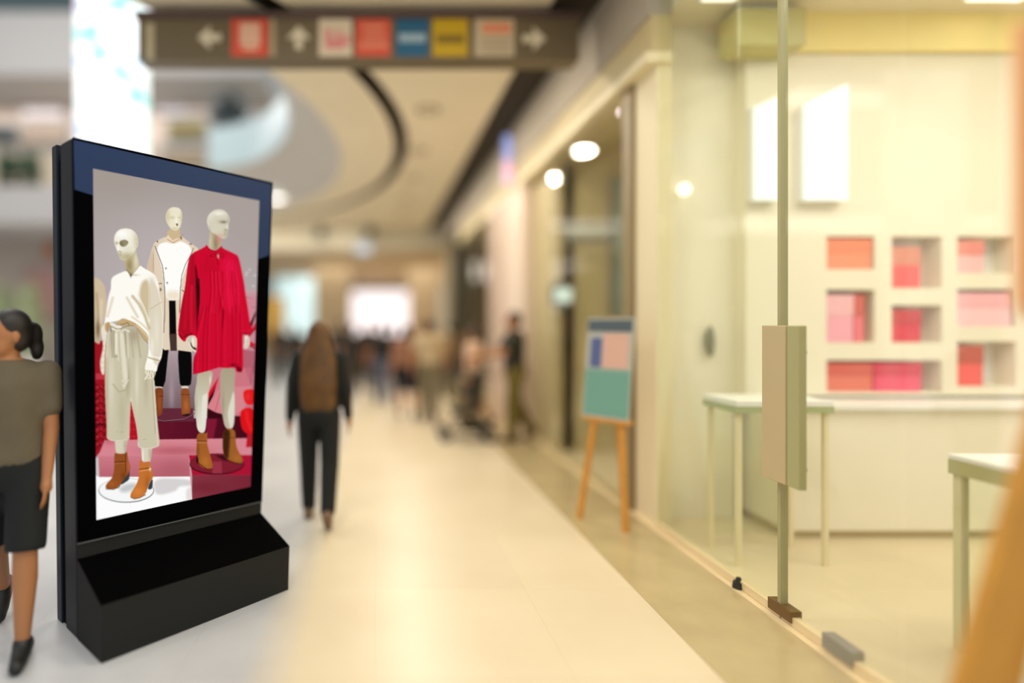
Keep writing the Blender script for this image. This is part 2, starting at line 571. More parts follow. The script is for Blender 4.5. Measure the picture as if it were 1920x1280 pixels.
# ground floor left: shop window dressing
for x, lab, s in ((2, 'pale green potted tree at the left picture edge', 7), (55, 'pale green potted tree left of the kiosk', 8)):
    pp = at(x, 560, 19.0)
    shrub('potted_tree', (pp.x, 19.0, 0), (0.36, 0.4, 1.2), M['leaf_pale'], lab, n=420, seed=s, leafsize=.18, potm=M['white'])
board('shop_sign', 45, 120, 500, 600, 20.85, (196, 152, 146), 'dusty pink shop panel behind the potted trees', 'sign')
board('shop_sign', 82, 112, 455, 486, 20.84, (206, 122, 72), 'small orange sign above the dusty pink panel', 'sign')
board('shop_sign', -30, 14, 412, 440, 20.84, (60, 54, 50), 'dark sign above the pale trees at the left edge', 'sign')
pp = at(516, 640, 16)
t = thing('banner', 'mustard yellow banner stand right of the kiosk', 'banner', (pp.x, 16, 0))
MB().box(pp.x - .26, pp.x + .26, 16, 16.04, 0.9, 2.3).build('panel', mat('mustard', (205, 160, 70), 0.6), t)
MB().cyl((pp.x, 16.02, 0), (pp.x, 16.02, 2.3), 0.02).build('pole', M['steel'], t)
MB().box(pp.x - .25, pp.x + .25, 15.85, 16.2, 0, 0.03).build('foot', M['steel'], t)

# white lit column
def column_mat():
    m = bpy.data.materials.new('lit_column_print')
    m.use_nodes = True
    nt = m.node_tree
    b = nt.nodes['Principled BSDF']
    tc = nt.nodes.new('ShaderNodeTexCoord')
    nz = nt.nodes.new('ShaderNodeTexNoise')
    nz.inputs['Scale'].default_value = 2.1
    nz.inputs['Detail'].default_value = 1
    rp = nt.nodes.new('ShaderNodeValToRGB')
    e = rp.color_ramp.elements
    e[0].position, e[0].color = 0.30, (*lin((120, 226, 214)), 1)
    e[1].position, e[1].color = 0.46, (1, 1, 1, 1)
    a = e.new(0.60); a.color = (1, 1, 1, 1)
    a = e.new(0.68); a.color = (*lin((170, 214, 244)), 1)
    a = e.new(0.74); a.color = (*lin((240, 190, 204)), 1)
    nt.links.new(tc.outputs['Object'], nz.inputs['Vector'])
    nt.links.new(nz.outputs['Fac'], rp.inputs['Fac'])
    nt.links.new(rp.outputs['Color'], b.inputs['Base Color'])
    nt.links.new(rp.outputs['Color'], b.inputs['Emission Color'])
    b.inputs['Emission Strength'].default_value = 1.02
    return m


t = thing('lightbox_column', 'tall white illuminated column with pastel prints rising through the oval opening', 'column', (-3.95, 9.5, 0))
cx0, cx1 = at(138, 0, 9).x, at(266, 0, 9).x
MB().box(cx0, cx1, 9.0, 9.35, 0.2, 9.2).build('lit_wrap', column_mat(), t, bevel=0.05)
MB().box(cx0 - .04, cx1 + .04, 8.96, 9.39, 0, 0.2).build('plinth', M['steel'], t)
MB().box(cx0 - .04, cx1 + .04, 8.96, 9.39, 9.2, 9.35).build('cap', M['steel'], t)

# ------------------------------------------------------------------ hanging sign
SD = 5.63
t = thing('hanging_sign', 'long brown directory sign with arrows and coloured shop squares hanging under the ceiling', 'sign', (-0.16, SD + .1, 4.08))
A, B = at(258, 113, SD), at(1086, 28, SD)
MB().box(A.x, B.x, SD, SD + 0.22, A.z, B.z).build('board', M['sign'], t, bevel=0.01)
MB().box(A.x - .02, B.x + .02, SD - .02, SD + 0.24, B.z - 0.035, B.z + .03).build('top_rail', M['signedge'], t)
for x in (320, 1020):
    q = at(x, 28, SD)
    MB().cyl((q.x, SD + .11, B.z), (q.x, SD + .11, 4.64), 0.02).build('hanger', M['steel'], t)


def sq(x0, x1, y0, y1, col, name='logo_square', dd=0.008, parent=None, rough=0.5):
    p0, p1 = at(x0, y1, SD), at(x1, y0, SD)
    return MB().box(p0.x, p1.x, SD - dd, SD + 0.001, p0.z, p1.z).build(name, mat('sign_%d_%d_%d' % col, col, rough), parent or t)


sq(274, 289, 44, 112, (196, 182, 146), 'end_strip')
IV = (206, 192, 158)
o = sq(434, 503, 36, 106, (226, 84, 58)); sq(450, 488, 44, 86, (240, 190, 160), 'mark', .012, o); sq(455, 484, 88, 95, (240, 190, 160), 'mark', .012, o)
sq(506, 517, 36, 106, (178, 160, 124), 'divider')
o = sq(598, 660, 36, 106, (226, 210, 184))
for q in ((610, 622, 56, 92), (622, 646, 74, 92), (630, 640, 58, 74), (646, 656, 66, 84)):
    sq(*q, (226, 142, 138), 'mark', .012, o)
o = sq(667, 732, 36, 106, (222, 88, 62))
for q in ((680, 720, 47, 56), (682, 722, 64, 72), (676, 726, 80, 90)):
    sq(*q, (234, 142, 112), 'mark', .012, o)
o = sq(742, 804, 36, 106, (20, 96, 136)); sq(748, 798, 64, 80, (158, 186, 200), 'mark', .012, o)
o = sq(811, 877, 36, 106, (206, 168, 0)); sq(818, 870, 66, 82, (136, 110, 20), 'mark', .012, o)
o = sq(890, 964, 36, 106, (206, 188, 156)); sq(904, 958, 44, 64, (232, 148, 112), 'mark', .012, o)
for y in (74, 84, 94):
    sq(902, 956, y, y + 4, (176, 160, 130), 'mark', .012, o)


def arrow(cx, cy, ang):
    pts = [(-22, 0), (2, -22), (2, -7), (22, -7), (22, 7), (2, 7), (2, 22)]
    pl = []
    for x, y in pts:
        X = cx + x * math.cos(ang) - y * math.sin(ang)
        Y = cy + x * math.sin(ang) + y * math.cos(ang)
        q = at(X, Y, SD - .01)
        pl.append((q.x, q.y, q.z))
    MB().prism(pl, (0, 0.012, 0)).build('arrow', mat('arrow_ivory', (224, 212, 184), 0.5), t)


arrow(392, 70, 0); arrow(560, 70, math.pi / 2); arrow(1002, 72, math.pi)

# lit projecting sign on the bulkhead
p0, p1 = at(944, 346, 9.3), at(968, 254, 9.3)
t = thing('projecting_sign', 'small lit sign, blue above and pink below, projecting from the bulkhead', 'sign', (2.0, 9.35, p0.z))
zm = (p0.z * .5 + p1.z * .5)
MB().box(p0.x, 2.14, 9.3, 9.36, p0.z, p1.z).build('case', M['steel'], t)
MB().box(p0.x, p1.x + .06, 9.28, 9.3, zm, p1.z).build('lit_face', mat('lit_blue', (150, 164, 224), 0.5, emit=.8), t)
MB().box(p0.x, p1.x + .06, 9.28, 9.3, p0.z, zm).build('lit_face', mat('lit_pink', (226, 178, 206), 0.5, emit=.8), t)
t = thing('projecting_sign', 'tiny grey blue lit sign near the far end of the dark recess', 'sign', (2.0, 16.5, 3.4))
q0, q1 = at(842, 470, 16.6), at(862, 430, 16.6)
MB().box(q0.x, 2.2, 16.6, 16.66, q0.z, q1.z).build('case', M['steel'], t)
MB().box(q0.x, q1.x, 16.58, 16.6, q0.z, q1.z).build('lit_face', mat('lit_greyblue', (158, 172, 190), 0.5, emit=.6), t)

# ------------------------------------------------------------------ shop window between the pillars
for i, (y0, y1, lab) in enumerate(((5.24, 7.45, 'tall shop window between the cream pillar and the tan pillar'), (11.0, 15.2, 'long far shop window before the dark olive post'))):
    w = struct('window_%d' % (i + 1), MB().box(2.18, 2.21, y0, y1, 0.012, 0.08).box(2.18, 2.21, y0, y1, 3.56, 3.62), M['tan'], lab, 'window')
    MB().box(2.19, 2.202, y0, y1, 0.08, 3.56).build('pane', M['pane'], w)
struct('wall_shop_window_end', MB().box(2.35, 7, 7.45, 7.55, 0, 4.0), mat('olive_beige_wall', (206, 190, 142), 0.7), 'olive beige end wall inside the tall shop window', 'wall')
struct('wall_shop_window_side', MB().box(6.5, 6.6, 5.25, 7.45, 0, 4.0), M['tan'], 'tan side wall inside the tall shop window', 'wall')
struct('ceiling_shop_window', MB().box(2.3, 6.6, 5.06, 19, 3.7, 3.8), M['tan'], 'ceiling inside the shop windows', 'ceiling')
struct('wall_far_window', MB().box(3.0, 3.1, 8.6, 19, 0, 3.7), mat('yellow_beige_wall', (206, 184, 124), 0.7), 'yellow beige wall inside the far shop window', 'wall')
for k, y in enumerate((12.4, 13.8)):
    struct('mullion', MB().box(2.15, 2.23, y, y + .07, 0.01, 3.62), M['darkpost'], 'olive mullion of the far shop window, %s one' % ('nearer' if k == 0 else 'farther'), 'mullion')
board('wall_poster', 1150, 1186, 330, 600, 7.3, (150, 176, 152), 'tall pale teal panel inside the tall shop window', 'panel')
board('wall_poster', 1062, 1148, 420, 448, 7.35, (214, 222, 200), 'pale strip panel inside the tall shop window', 'panel')
lit_panel('round_lightbox', 1040, 1072, 540, 566, 7.3, (204, 222, 214), 0.8, 'small pale blue lit box inside the tall shop window', 'light', .06)

# ------------------------------------------------------------------ near glass shop
BW = 4.75
struct('wall_shop_back', MB().box(2.3, 7, BW + .34, BW + .44, 0, 4.05), M['shopwall'], 'cream end wall behind the shelves in the glass shop', 'wall')
struct('wall_shop_right', MB().box(6.6, 6.7, 0.6, BW + .44, 0, 4.05), M['shopwall'], 'cream right wall of the glass shop', 'wall')
struct('ceiling_shop', MB().box(2.3, 7, 0.6, BW + .44, 4.04, 4.12), mat('shop_ceiling', (240, 230, 206), 0.7), 'pale ceiling of the glass shop', 'ceiling')
struct('trim_9', MB().box(3.28, 6.6, BW - .06, BW - .01, 3.74, 4.04), mat('yellow_cove', (255, 236, 164), 0.6), 'yellow cove band along the top of the shop end wall', 'cove')

# shelf wall with niches: columns [x0, x1, list of (z0, z1)]


def wx(px):
    return at(px, 0, BW).x


def wz(py):
    return at(0, py, BW).z


cols = [(1550, 1640, [(443, 505), (543, 642)]), (1672, 1766, [(445, 540), (572, 642)]), (1795, 1905, [(443, 512), (542, 612), (640, 724)]), (1938, 2040, [(443, 540), (572, 642)])]
sh = thing('display_shelf', 'cream wall shelf of open niches with pink boxes in the glass shop', 'shelf', (4.5, BW + .2, 1.0))
mb = MB()
y0, y1 = BW, BW + .2
zt, zb = wz(443) + 0.0, wz(742)
niches = []
xprev = 2.95
c12 = (wx(1550), wx(1766), wz(735), wz(675))
for x0, x1, hs in cols:
    X0, X1 = wx(x0), wx(x1)
    if x0 == 1672:
        mb.box(xprev, X0, y0, y1, zb, c12[2])
        mb.box(xprev, X0, y0, y1, c12[3], zt)
    else:
        mb.box(xprev, X0, y0, y1, zb, zt)
    xprev = X1
    zprev = zt
    lows = list(hs)
    for a, b in lows:
        Z1, Z0 = wz(a), wz(b)
        if zprev - Z1 > 0.01:
            mb.box(X0, X1, y0, y1, Z1, zprev)
        niches.append((X0, X1, Z0, Z1))
        zprev = Z0
    if x0 in (1550, 1672):
        mb.box(X0, X1, y0, y1, c12[3], zprev)
        mb.box(X0, X1, y0, y1, zb, c12[2])
    else:
        mb.box(X0, X1, y0, y1, zb, zprev)
# open the divider between the first two columns for the long low niche
mb.box(xprev, 6.6, y0, y1, zb, zt)
mb.build('carcass', M['shopwall'], sh)
MB().box(2.95, 6.6, y0, y1, zt, 4.04).build('upper_panel', M['shopwall'], sh)
MB().box(2.95, 6.6, y1 - .02, y1 + .12, zb, zt).build('back_panel', M['white'], sh)


def gift(x0, x1, y0, y1, cols_, label, dd=0.02, lid=True, depth=.15):
    """a product box standing in a niche"""
    X0, X1, Z0, Z1 = wx(x0), wx(x1), wz(y1), wz(y0)
    t = thing('gift_box', label, 'box', ((X0 + X1) / 2, BW + dd + depth / 2, Z0), 'boxes on the shop shelves')
    c1, c2 = cols_
    zz = Z0 + (Z1 - Z0) * .55
    MB().box(X0, X1, BW + dd, BW + dd + depth, Z0, zz).build('body', mat('box_%d_%d_%d' % c1, c1, 0.5), t, bevel=.004)
    MB().box(X0 - .003, X1 + .003, BW + dd - .003, BW + dd + depth, zz, Z1).build('lid', mat('box_%d_%d_%d' % c2, c2, 0.5), t, bevel=.004)
    return t


gift(1553, 1638, 446, 505, ((248, 160, 130), (246, 150, 120)), 'wide peach box in the top shelf row, nearest the door')
gift(1676, 1730, 462, 540, ((248, 110, 110), (226, 150, 128)), 'tall red and tan box in the top shelf row, middle niche')
gift(1798, 1850, 450, 512, ((244, 196, 196), (238, 150, 140)), 'pale pink box with rosy lid in the top shelf row')
gift(1553, 1604, 552, 642, ((248, 176, 192), (246, 190, 196)), 'light pink box in the middle shelf row, nearest the door')
gift(1606, 1624, 552, 642, ((244, 130, 140), (216, 110, 104)), 'slim red box beside the light pink box')
gift(1676, 1731, 580, 642, ((226, 70, 84), (206, 74, 78)), 'square crimson box in the middle shelf row')
gift(1797, 1900, 548, 612, ((252, 206, 212), (248, 186, 194)), 'wide pale pink box in the right middle niche')
gift(1798, 1848, 648, 724, ((248, 112, 110), (200, 104, 92)), 'tall red box with brown lid in the lower right niche')
gift(1553, 1640, 680, 735, ((232, 126, 108), (216, 104, 92)), 'coral box at the left of the long low niche')
gift(1643, 1732, 680, 735, ((240, 90, 120), (216, 70, 90)), 'crimson box at the right of the long low niche')
gift(1942, 1990, 455, 540, ((248, 140, 140), (226, 130, 120)), 'rose box in the shelf column at the picture edge')

cab = thing('base_cabinet', 'long cream base cabinet under the wall shelf', 'cabinet', (4.7, 4.5, 0))
MB().box(3.05, 6.55, 4.42, BW + .33, 0.06, 0.96).build('body', M['shopwall'], cab, bevel=.005)
MB().box(3.02, 6.55, 4.38, BW + .33, 0.96, 1.0).build('countertop', M['white'], cab, bevel=.005)
MB().box(3.08, 6.55, 4.46, BW + .3, 0, 0.06).build('kick_board', M['tan'], cab)

ct = thing('counter_table', 'small white topped table just inside the glass doors', 'table', (2.75, 4.1, 0))
MB().box(2.36, 3.0, 3.9, 4.3, 1.05, 1.09).build('tabletop', M['white'], ct, bevel=.005)
MB().box(2.36, 3.0, 3.9, 4.3, 1.01, 1.05).build('glass_edge', mat('green_glass_edge', (176, 184, 136), 0.2), ct)
for x in (2.38, 2.95):
    for y in (3.92, 4.25):
        MB().box(x, x + .03, y, y + .03, 0, 1.01).build('leg', M['cream'], ct)
MB().box(2.42, 2.94, 4.262, 4.27, 0.1, 1.0).build('back_panel', M['pane_green'], ct)

dt = thing('display_table', 'glass sided display table with white top at the right', 'table', (3.3, 2.5, 0))
MB().box(2.83, 3.9, 1.75, 2.95, 0.93, 0.955).build('tabletop', M['white'], dt, bevel=.004)
MB().box(2.83, 3.9, 1.75, 2.95, 0.86, 0.93).build('glass_edge', mat('olive_glass_edge', (188, 182, 128), 0.2), dt)
for x in (2.845, 3.85):
    for y in (1.78, 2.90):
        MB().box(x, x + .04, y, y + .04, 0, 0.86).build('leg', mat('olive_leg', (224, 216, 174), 0.4), dt)
MB().box(2.86, 2.87, 1.8, 2.9, 0.05, 0.86).build('side_panel', M['pane_green'], dt)

for x0, x1, ya, yb, lab in ((1414, 1464, 200, 180, 'narrow white glowing panel with slanted top, standing in for a glass reflection'), (1509, 1590, 196, 156, 'wide white glowing panel with slanted top, standing in for a glass reflection')):  # bright reflections in the door glass, built as glowing panels
    pts = [at(x0, 375, BW - .1), at(x1, 375, BW - .1), at(x1, yb, BW - .1), at(x0, ya, BW - .1)]
    t = thing('light_panel', lab, 'light', (pts[0].x, BW - .05, pts[0].z))  # not a real light: stands in for a reflection in the door glass
    MB().prism(pts, (0, .03, 0)).build('lit_face', mat('panel_light', (236, 243, 248), 0.4, emit=.35), t)  # glow of the stand-in for the glass reflection
    q = [p + Vector((0, .03, 0)) for p in pts]
    MB().prism(q, (0, .068, 0)).build('housing', M['white'], t)
t = thing('door_sensor', 'small grey oval sensor on the shop end wall left of the doors', 'sensor', (2.6, 4.7, 1.4))
q = at(1332, 640, 4.86)
MB().ell((q.x, 4.86, q.z), (.035, .03, .13)).build('cover', mat('sensor_grey', (140, 138, 120), 0.4), t, smooth=True)
MB().box(q.x - .02, q.x + .02, 4.86, 4.9, q.z - .05, q.z + .05).build('mount', M['steel'], t)
struct('wall_shop_left_end', MB().box(2.3, 2.95, 4.9, 5.0, 0, 4.05), M['shopwall'], 'cream return wall behind the cream pillar', 'wall')
for x, y, d, lab in ((1283, 355, 4.82, 'small round ceiling lamp glowing nearest the cream pillar'),):
    q = at(x, y, d)
    t = thing('wall_lamp', 'small round glowing lamp on the shop end wall beside the pillar', 'lamp', (q.x, d, q.z))
    MB().ell((q.x, d, q.z), (.05, .05, .05)).build('bulb', mat('bulb', (255, 250, 240), .4, emit=1.5), t, smooth=True)
    MB().cyl((q.x, d, q.z), (q.x, 4.9, q.z), .015).build('arm', M['steel'], t)

t = thing('ceiling_box', 'olive box under the shop ceiling left of the yellow cove band', 'ceiling unit', (3.0, BW - .1, 3.69))
MB().box(2.74, 3.26, BW - .25, BW + .02, 3.69, 3.98).build('casing', mat('olive_casing', (206, 198, 140), .6), t, bevel=.02)
MB().box(2.8, 3.2, BW - .15, BW - .0, 3.98, 4.05).build('mount', M['white'], t)


def ceiling_lamp(x0, x1, y0, y1, z, label):
    t = thing('ceiling_light', label, 'light', ((x0 + x1) / 2, (y0 + y1) / 2, z))
    MB().box(x0, x1, y0, y1, z - .012, z + .01).build('diffuser', mat('diffuser', (255, 250, 238), .5, emit=1.3), t)
    MB().box(x0 - .03, x1 + .03, y0 - .03, y1 + .03, z, z + .02).build('frame', M['white'], t)


ceiling_lamp(4.45, 4.85, 4.2, 4.5, 4.03, 'white ceiling light of the glass shop near the right picture corner')
ceiling_lamp(2.46, 2.70, 4.3, 4.5, 4.03, 'small white ceiling light of the glass shop above the cream pillar')
q = at(522, 356, 15.3)
t = thing('downlight', 'bright round downlight in the pale ceiling rim just right of the kiosk top', 'light', (q.x, q.y, 4.76))
MB().cyl((q.x, q.y, 4.76), (q.x, q.y, 4.80), .19).build('lens', mat('downlight_lens', (255, 252, 246), .5, emit=4.0), t)
MB().cyl((q.x, q.y, 4.77), (q.x, q.y, 5.0), .23).build('trim_ring', M['white'], t)

WORD = ('first', 'second', 'third', 'fourth', 'fifth', 'sixth')
for k, ly in enumerate(DOWN):
    t = thing('downlight', 'small recessed downlight in the cream ceiling, %s beyond the hanging sign' % WORD[k], 'light', (0.75, ly, 4.58), 'recessed downlights in the corridor ceiling')
    n = 24
    ro = [[Vector((0.75 + rr * math.cos(2 * math.pi * a / n), ly + rr * math.sin(2 * math.pi * a / n), z)) for a in range(n)] for rr, z in ((.12, 4.605), (.17, 4.605), (.17, 4.588), (.12, 4.588))]
    mb = MB()
    vs = [p for r_ in ro for p in r_]
    mb.add(vs, [(q_ * n + i, q_ * n + (i + 1) % n, ((q_ + 1) % 4) * n + (i + 1) % n, ((q_ + 1) % 4) * n + i) for q_ in range(4) for i in range(n)])
    mb.build('trim_ring', mat('downlight_ring', (150, 132, 100), .5), t)

# glass doors and sidelights on the storefront line


def leaf(n, y0, y1, label, plate=None, ypl=None, m='pane', z1=4.3):
    d = struct('door_%d' % n if plate else 'window_%d' % n, MB().box(SX - .02, SX + .02, y0, y1, 0.014, 0.06), M['sill'], label, 'door' if plate else 'window')
    MB().box(SX - .006, SX + .006, y0, y1, 0.06, z1).build('pane', M[m], d)
    return d


leaf(3, 3.62, 4.64, 'greenish fixed glass pane beside the cream pillar', m='pane_green')
d1 = leaf(1, 3.22, 3.60, 'narrow glass door leaf with tan pull plate', 'y', m='pane_green')
d2 = leaf(2, 2.50, 3.205, 'wide glass door leaf with olive pull plate', 'y', m='pane')
leaf(4, 2.1, 2.48, 'fixed glass pane at the right picture edge', m='pane')
MB().box(SX - .02, SX + .02, 3.21, 3.235, 0.06, 4.3).build('stile', mat('stile', (170, 164, 118), .4), d1)
MB().box(SX - .07, SX - .03, 3.10, 3.29, 0.757, 1.586).build('pull_plate', M['plate_tan'], d1, bevel=.004)
MB().box(SX - .07, SX - .03, 3.0, 3.09, 0.757, 1.586).build('pull_plate', M['plate_olive'], d2, bevel=.004)
for y in (.85, 1.45):
    MB().cyl((SX - .05, 3.26, y), (SX, 3.26, y), .012).build('bolt', M['steel'], d1)
    MB().cyl((SX - .05, 3.05, y), (SX, 3.05, y), .012).build('bolt', M['steel'], d2)
MB().box(SX - .03, SX + .03, 3.12, 3.30, 0.03, 0.09).build('patch_fitting', M['brown'], d1)
MB().box(SX - .03, SX + .03, 2.72, 2.90, 0.03, 0.10).build('patch_fitting', M['steel'], d2)
t = thing('floor_stop', 'small dark round door stop on the peach sill', 'door stop', (SX - .02, 3.58, 0.012))
MB().cyl((SX - .02, 3.58, .012), (SX - .02, 3.58, .05), .035, .03).build('puck', M['rubber'], t)
MB().cyl((SX - .02, 3.58, .05), (SX - .02, 3.58, .075), .018, .012).build('pin', M['rubber'], t)

# ------------------------------------------------------------------ easels


def easel_with_board(c, ang, hb, wb, z0, lean, wood, label, blabel, prints, hleg, leg_w=.02):
    """three legged easel; its board is a thing of its own"""
    R = Matrix.Rotation(ang, 3, 'Z')
    c = Vector(c)

    def L(x, y, z):
        return c + R @ Vector((x, y, z))
    t = thing('easel', label, 'easel', tuple(c))
    top = (0, 0.08, hleg)
    for x0, y0 in ((-.2, -.1), (.2, -.1), (0, .24)):
        a, b = L(x0, y0, 0.0), L(x0 * .16, top[1], hleg)
        n = R @ Vector((leg_w, 0, 0))
        k = R @ Vector((0, leg_w * .7, 0))
        MB().hexa([a - n - k, a + n - k, a + n + k, a - n + k], [b - n - k, b + n - k, b + n + k, b - n + k]).build('leg', wood, t)
    zt = z0
    f = lambda z: -.1 + (top[1] + .1) * z / hleg
    n0 = f(zt)
    MB().hexa([L(-.2, n0 - .05, zt - .03), L(.2, n0 - .05, zt - .03), L(.2, n0 + .02, zt - .03), L(-.2, n0 + .02, zt - .03)],
              [L(-.2, n0 - .05, zt), L(.2, n0 - .05, zt), L(.2, n0 + .02, zt), L(-.2, n0 + .02, zt)]).build('ledge', wood, t)
    bt = thing('poster_board', blabel, 'poster', tuple(L(0, n0 - .03, zt)))

    def P(u, v, o):
        """u across, v up along the leaning board, o towards the viewer"""
        y = f(zt + v * hb) - .035 - o
        return L((u - .5) * wb, y, zt + v * hb)

    def slab(u0, u1, v0, v1, o0, o1, name, m):
        MB().hexa([P(u0, v0, o0), P(u1, v0, o0), P(u1, v1, o0), P(u0, v1, o0)], [P(u0, v0, o1), P(u1, v0, o1), P(u1, v1, o1), P(u0, v1, o1)]).build(name, m, bt)
    slab(0, 1, 0, 1, 0, .015, 'board', prints[0])
    for i, (u0, u1, v0, v1, m, nm) in enumerate(prints[1:]):
        slab(u0, u1, v0, v1, .015, .018 + .0005 * i, nm, m)
    return t


W_ = M['orange_wood']
easel_with_board((1.87, 4.78, 0), -math.radians(52), .80, .40, .84, .1, W_,
                 'orange wooden easel holding the teal poster by the cream pillar', 'teal poster with a portrait print on the easel by the cream pillar',
                 [mat('poster_pale', (190, 190, 176), .5), (0.02, .98, 0.02, .48, M['teal'], 'teal_field'), (.02, .98, .86, .98, mat('poster_slate', (86, 98, 104), .5), 'dark_print'),
                  (.1, .35, .5, .8, mat('poster_blue', (92, 104, 150), .5), 'blue_print'), (.38, .92, .5, .84, mat('poster_pink', (226, 180, 158), .5), 'pink_print')], 1.65, .022)
def near_easel():
    """wooden easel close to the camera at the right edge"""
    wood = mat('amber_wood', (204, 146, 56), .5, var=.06, scale=7)
    d = 1.72

    def q(x, y, dd=0.0):
        return at(x, y, d + dd)
    foot = at(1700, HY + EYE / d * FPX, d)
    t = thing('easel', 'amber wooden easel leg slanting across the right picture corner', 'easel', (2.2, 1.85, 0))
    for sgn in (0, 1):
        pts = []
        xa, xb = (1917, 1700) if sgn == 0 else (2430, 2650)
        a0, b0 = q(xa, 890), q(xb, HY + EYE / d * FPX)
        dz = (a0 - b0)
        top = a0 + dz * (2.28 - a0.z) / dz.z
        wv = Vector((0.15 if sgn == 0 else -0.15, 0, 0))
        y2 = Vector((0, .035, 0))
        MB().hexa([b0, b0 + wv, b0 + wv + y2, b0 + y2], [top, top + wv * .5, top + wv * .5 + y2, top + y2]).build('leg', wood, t)
    mx = (q(1917, 890).x + q(2430, 890).x) / 2
    MB().hexa([Vector((mx - .03, d + .45, 0)), Vector((mx + .03, d + .45, 0)), Vector((mx + .03, d + .49, 0)), Vector((mx - .03, d + .49, 0))],
              [Vector((mx - .03, d + .06, 2.25)), Vector((mx + .03, d + .06, 2.25)), Vector((mx + .03, d + .1, 2.25)), Vector((mx - .03, d + .1, 2.25))]).build('leg', wood, t)
    zl = q(0, 578).z
    x0, x1 = q(1897, 0).x, q(2460, 0).x
    MB().box(x0 + .05, x1 - .05, d - .05, d + .02, zl - .03, zl).build('ledge', wood, t)
    b = thing('poster_board', 'peach board on the amber easel at the right picture edge', 'poster', ((x0 + x1) / 2, d - .03, zl))
    MB().box(x0, x1, d - .025, d - .002, zl, q(0, 52).z).build('board', M['peach'], b)
    MB().box(x0, x0 + .03, d - .03, d - .025, zl, q(0, 52).z).build('edge_strip', mat('apricot', (236, 168, 108), .5), b)


near_easel()

# ------------------------------------------------------------------ kiosk
U, Wv = Vector((.7007, .7135, 0)), Vector((-.7135, .7007, 0))
B0 = Vector(((190 - PX) / FPX * 2.804, 2.804, 0))
ZT = 2.531


def K(a, t, z):
    """kiosk coordinates: a 0..1 across, t depth behind the base front, z height"""
    sl = -.004 - (z - .49) * .0115
    sr = 1.108 + (z - .48) * .0412
    if z < .49:
        sl, sr = 0.0 - .004 * z / .49, 1.091 + .017 * z / .48
    s = sl + (sr - sl) * a
    return B0 + U * s + Wv * t + Vector((0, 0, z - .024 * a * min(1, z / .49)))


def on_plane(x, y, t):
    """a mark in the picture, put on the kiosk's upright plane at depth t"""
    r = (x - PX) / FPX
    o = B0 + Wv * t
    s = (r * o.y - o.x) / (U.x - r * U.y)
    p = o + U * s
    return Vector((p.x, p.y, EYE + (HY - y) / FPX * p.y))


def kbox(t0, t1, z0, z1, a0=0.0, a1=1.0):
    q = lambda t: [K(a0, t, z0), K(a1, t, z0), K(a1, t, z1), K(a0, t, z1)]
    return MB().hexa(q(t1), q(t0))


kc = K(.5, .3, 0)
kio = thing('advertising_kiosk', 'tall black freestanding advertising kiosk with a lit fashion screen', 'advertising kiosk', (kc.x, kc.y, 0))
kbox(.535, .61, 0, 2.545).build('back_shell', M['shell'], kio, bevel=.006)
kbox(.475, .535, 0.002, 2.46, .012, .988).build('spine', M['groove'], kio)
kbox(.305, .475, 0.0, ZT).build('front_housing', M['housing'], kio, bevel=.008)
prof = [(0.0, 0), (.303, 0), (.303, .408), (0.0, .272)]
L_, R_ = [K(0, t, z) for t, z in prof], [K(1, t, z) for t, z in prof]
mb = MB()
mb.add(L_ + R_, [(3, 2, 1, 0), (4, 5, 6, 7), (0, 1, 5, 4), (1, 2, 6, 5), (3, 0, 4, 7)])
base = mb.build('base', M['base_grey'], kio)
q = [(0.0, .272), (.303, .408), (.303, .4095), (0.0, .2735)]
MB().hexa([K(0, t, z) for t, z in q], [K(1, t, z) for t, z in q]).build('sloped_top', M['black_slope'], kio)
kbox(.302, .3055, .408, .486, .0, 1.0).build('neck_strip', M['base_grey'], kio)
kbox(.294, .3048, .489, ZT).build('bezel', M['bezel'], kio, bevel=.002)
kbox(.292, .302, .484, .490).build('lower_lip', mat('dark_grey_lip', (84, 88, 90), .5), kio)
SQ = [on_plane(174.5, 316, .2915), on_plane(486.5, 376, .2915), on_plane(470, 912, .2915), on_plane(181, 974.5, .2915)]   # TL TR BR BL
PL = .2925


def plate(px, name, m):
    MB().prism([on_plane(x, y, PL) for x, y in px], tuple(Wv * .0015)).build(name, m, kio)


hm = MB()  # plates cut to the outline of the blue reflection on the bezel
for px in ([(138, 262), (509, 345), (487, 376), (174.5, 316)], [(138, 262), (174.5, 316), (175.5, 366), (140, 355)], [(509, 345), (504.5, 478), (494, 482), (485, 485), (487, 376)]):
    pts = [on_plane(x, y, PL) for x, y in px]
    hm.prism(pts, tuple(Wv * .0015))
hm.build('painted_header_reflection', M['navy'], kio, label='painted navy blue reflection on the upper border around the screen')

# ---- the picture shown on the screen: colours computed on a fine grid
NX, NY = 250, 500
uu, vv = np.meshgrid(np.linspace(0, 1, NX), np.linspace(0, 1, NY))
cr = np.array([[p.x, p.y, p.z] for p in SQ])
P3 = (cr[0][None, None] * ((1 - uu) * (1 - vv))[..., None] + cr[1] * (uu * (1 - vv))[..., None] + cr[2] * (uu * vv)[..., None] + cr[3] * ((1 - uu) * vv)[..., None])
GX = PX + P3[..., 0] / P3[..., 1] * FPX
GY = HY - (P3[..., 2] - EYE) / P3[..., 1] * FPX
IMG = np.zeros((NY, NX, 3))
LAB = np.zeros((NY, NX), int)
ORG = {'A': (165, 370), 'B': (325, 370), 'C': (165, 530), 'D': (325, 530), 'E': (165, 680), 'F': (325, 680), 'G': (165, 810), 'H': (325, 780), 'P': None}
KS = 170 / 1280.0


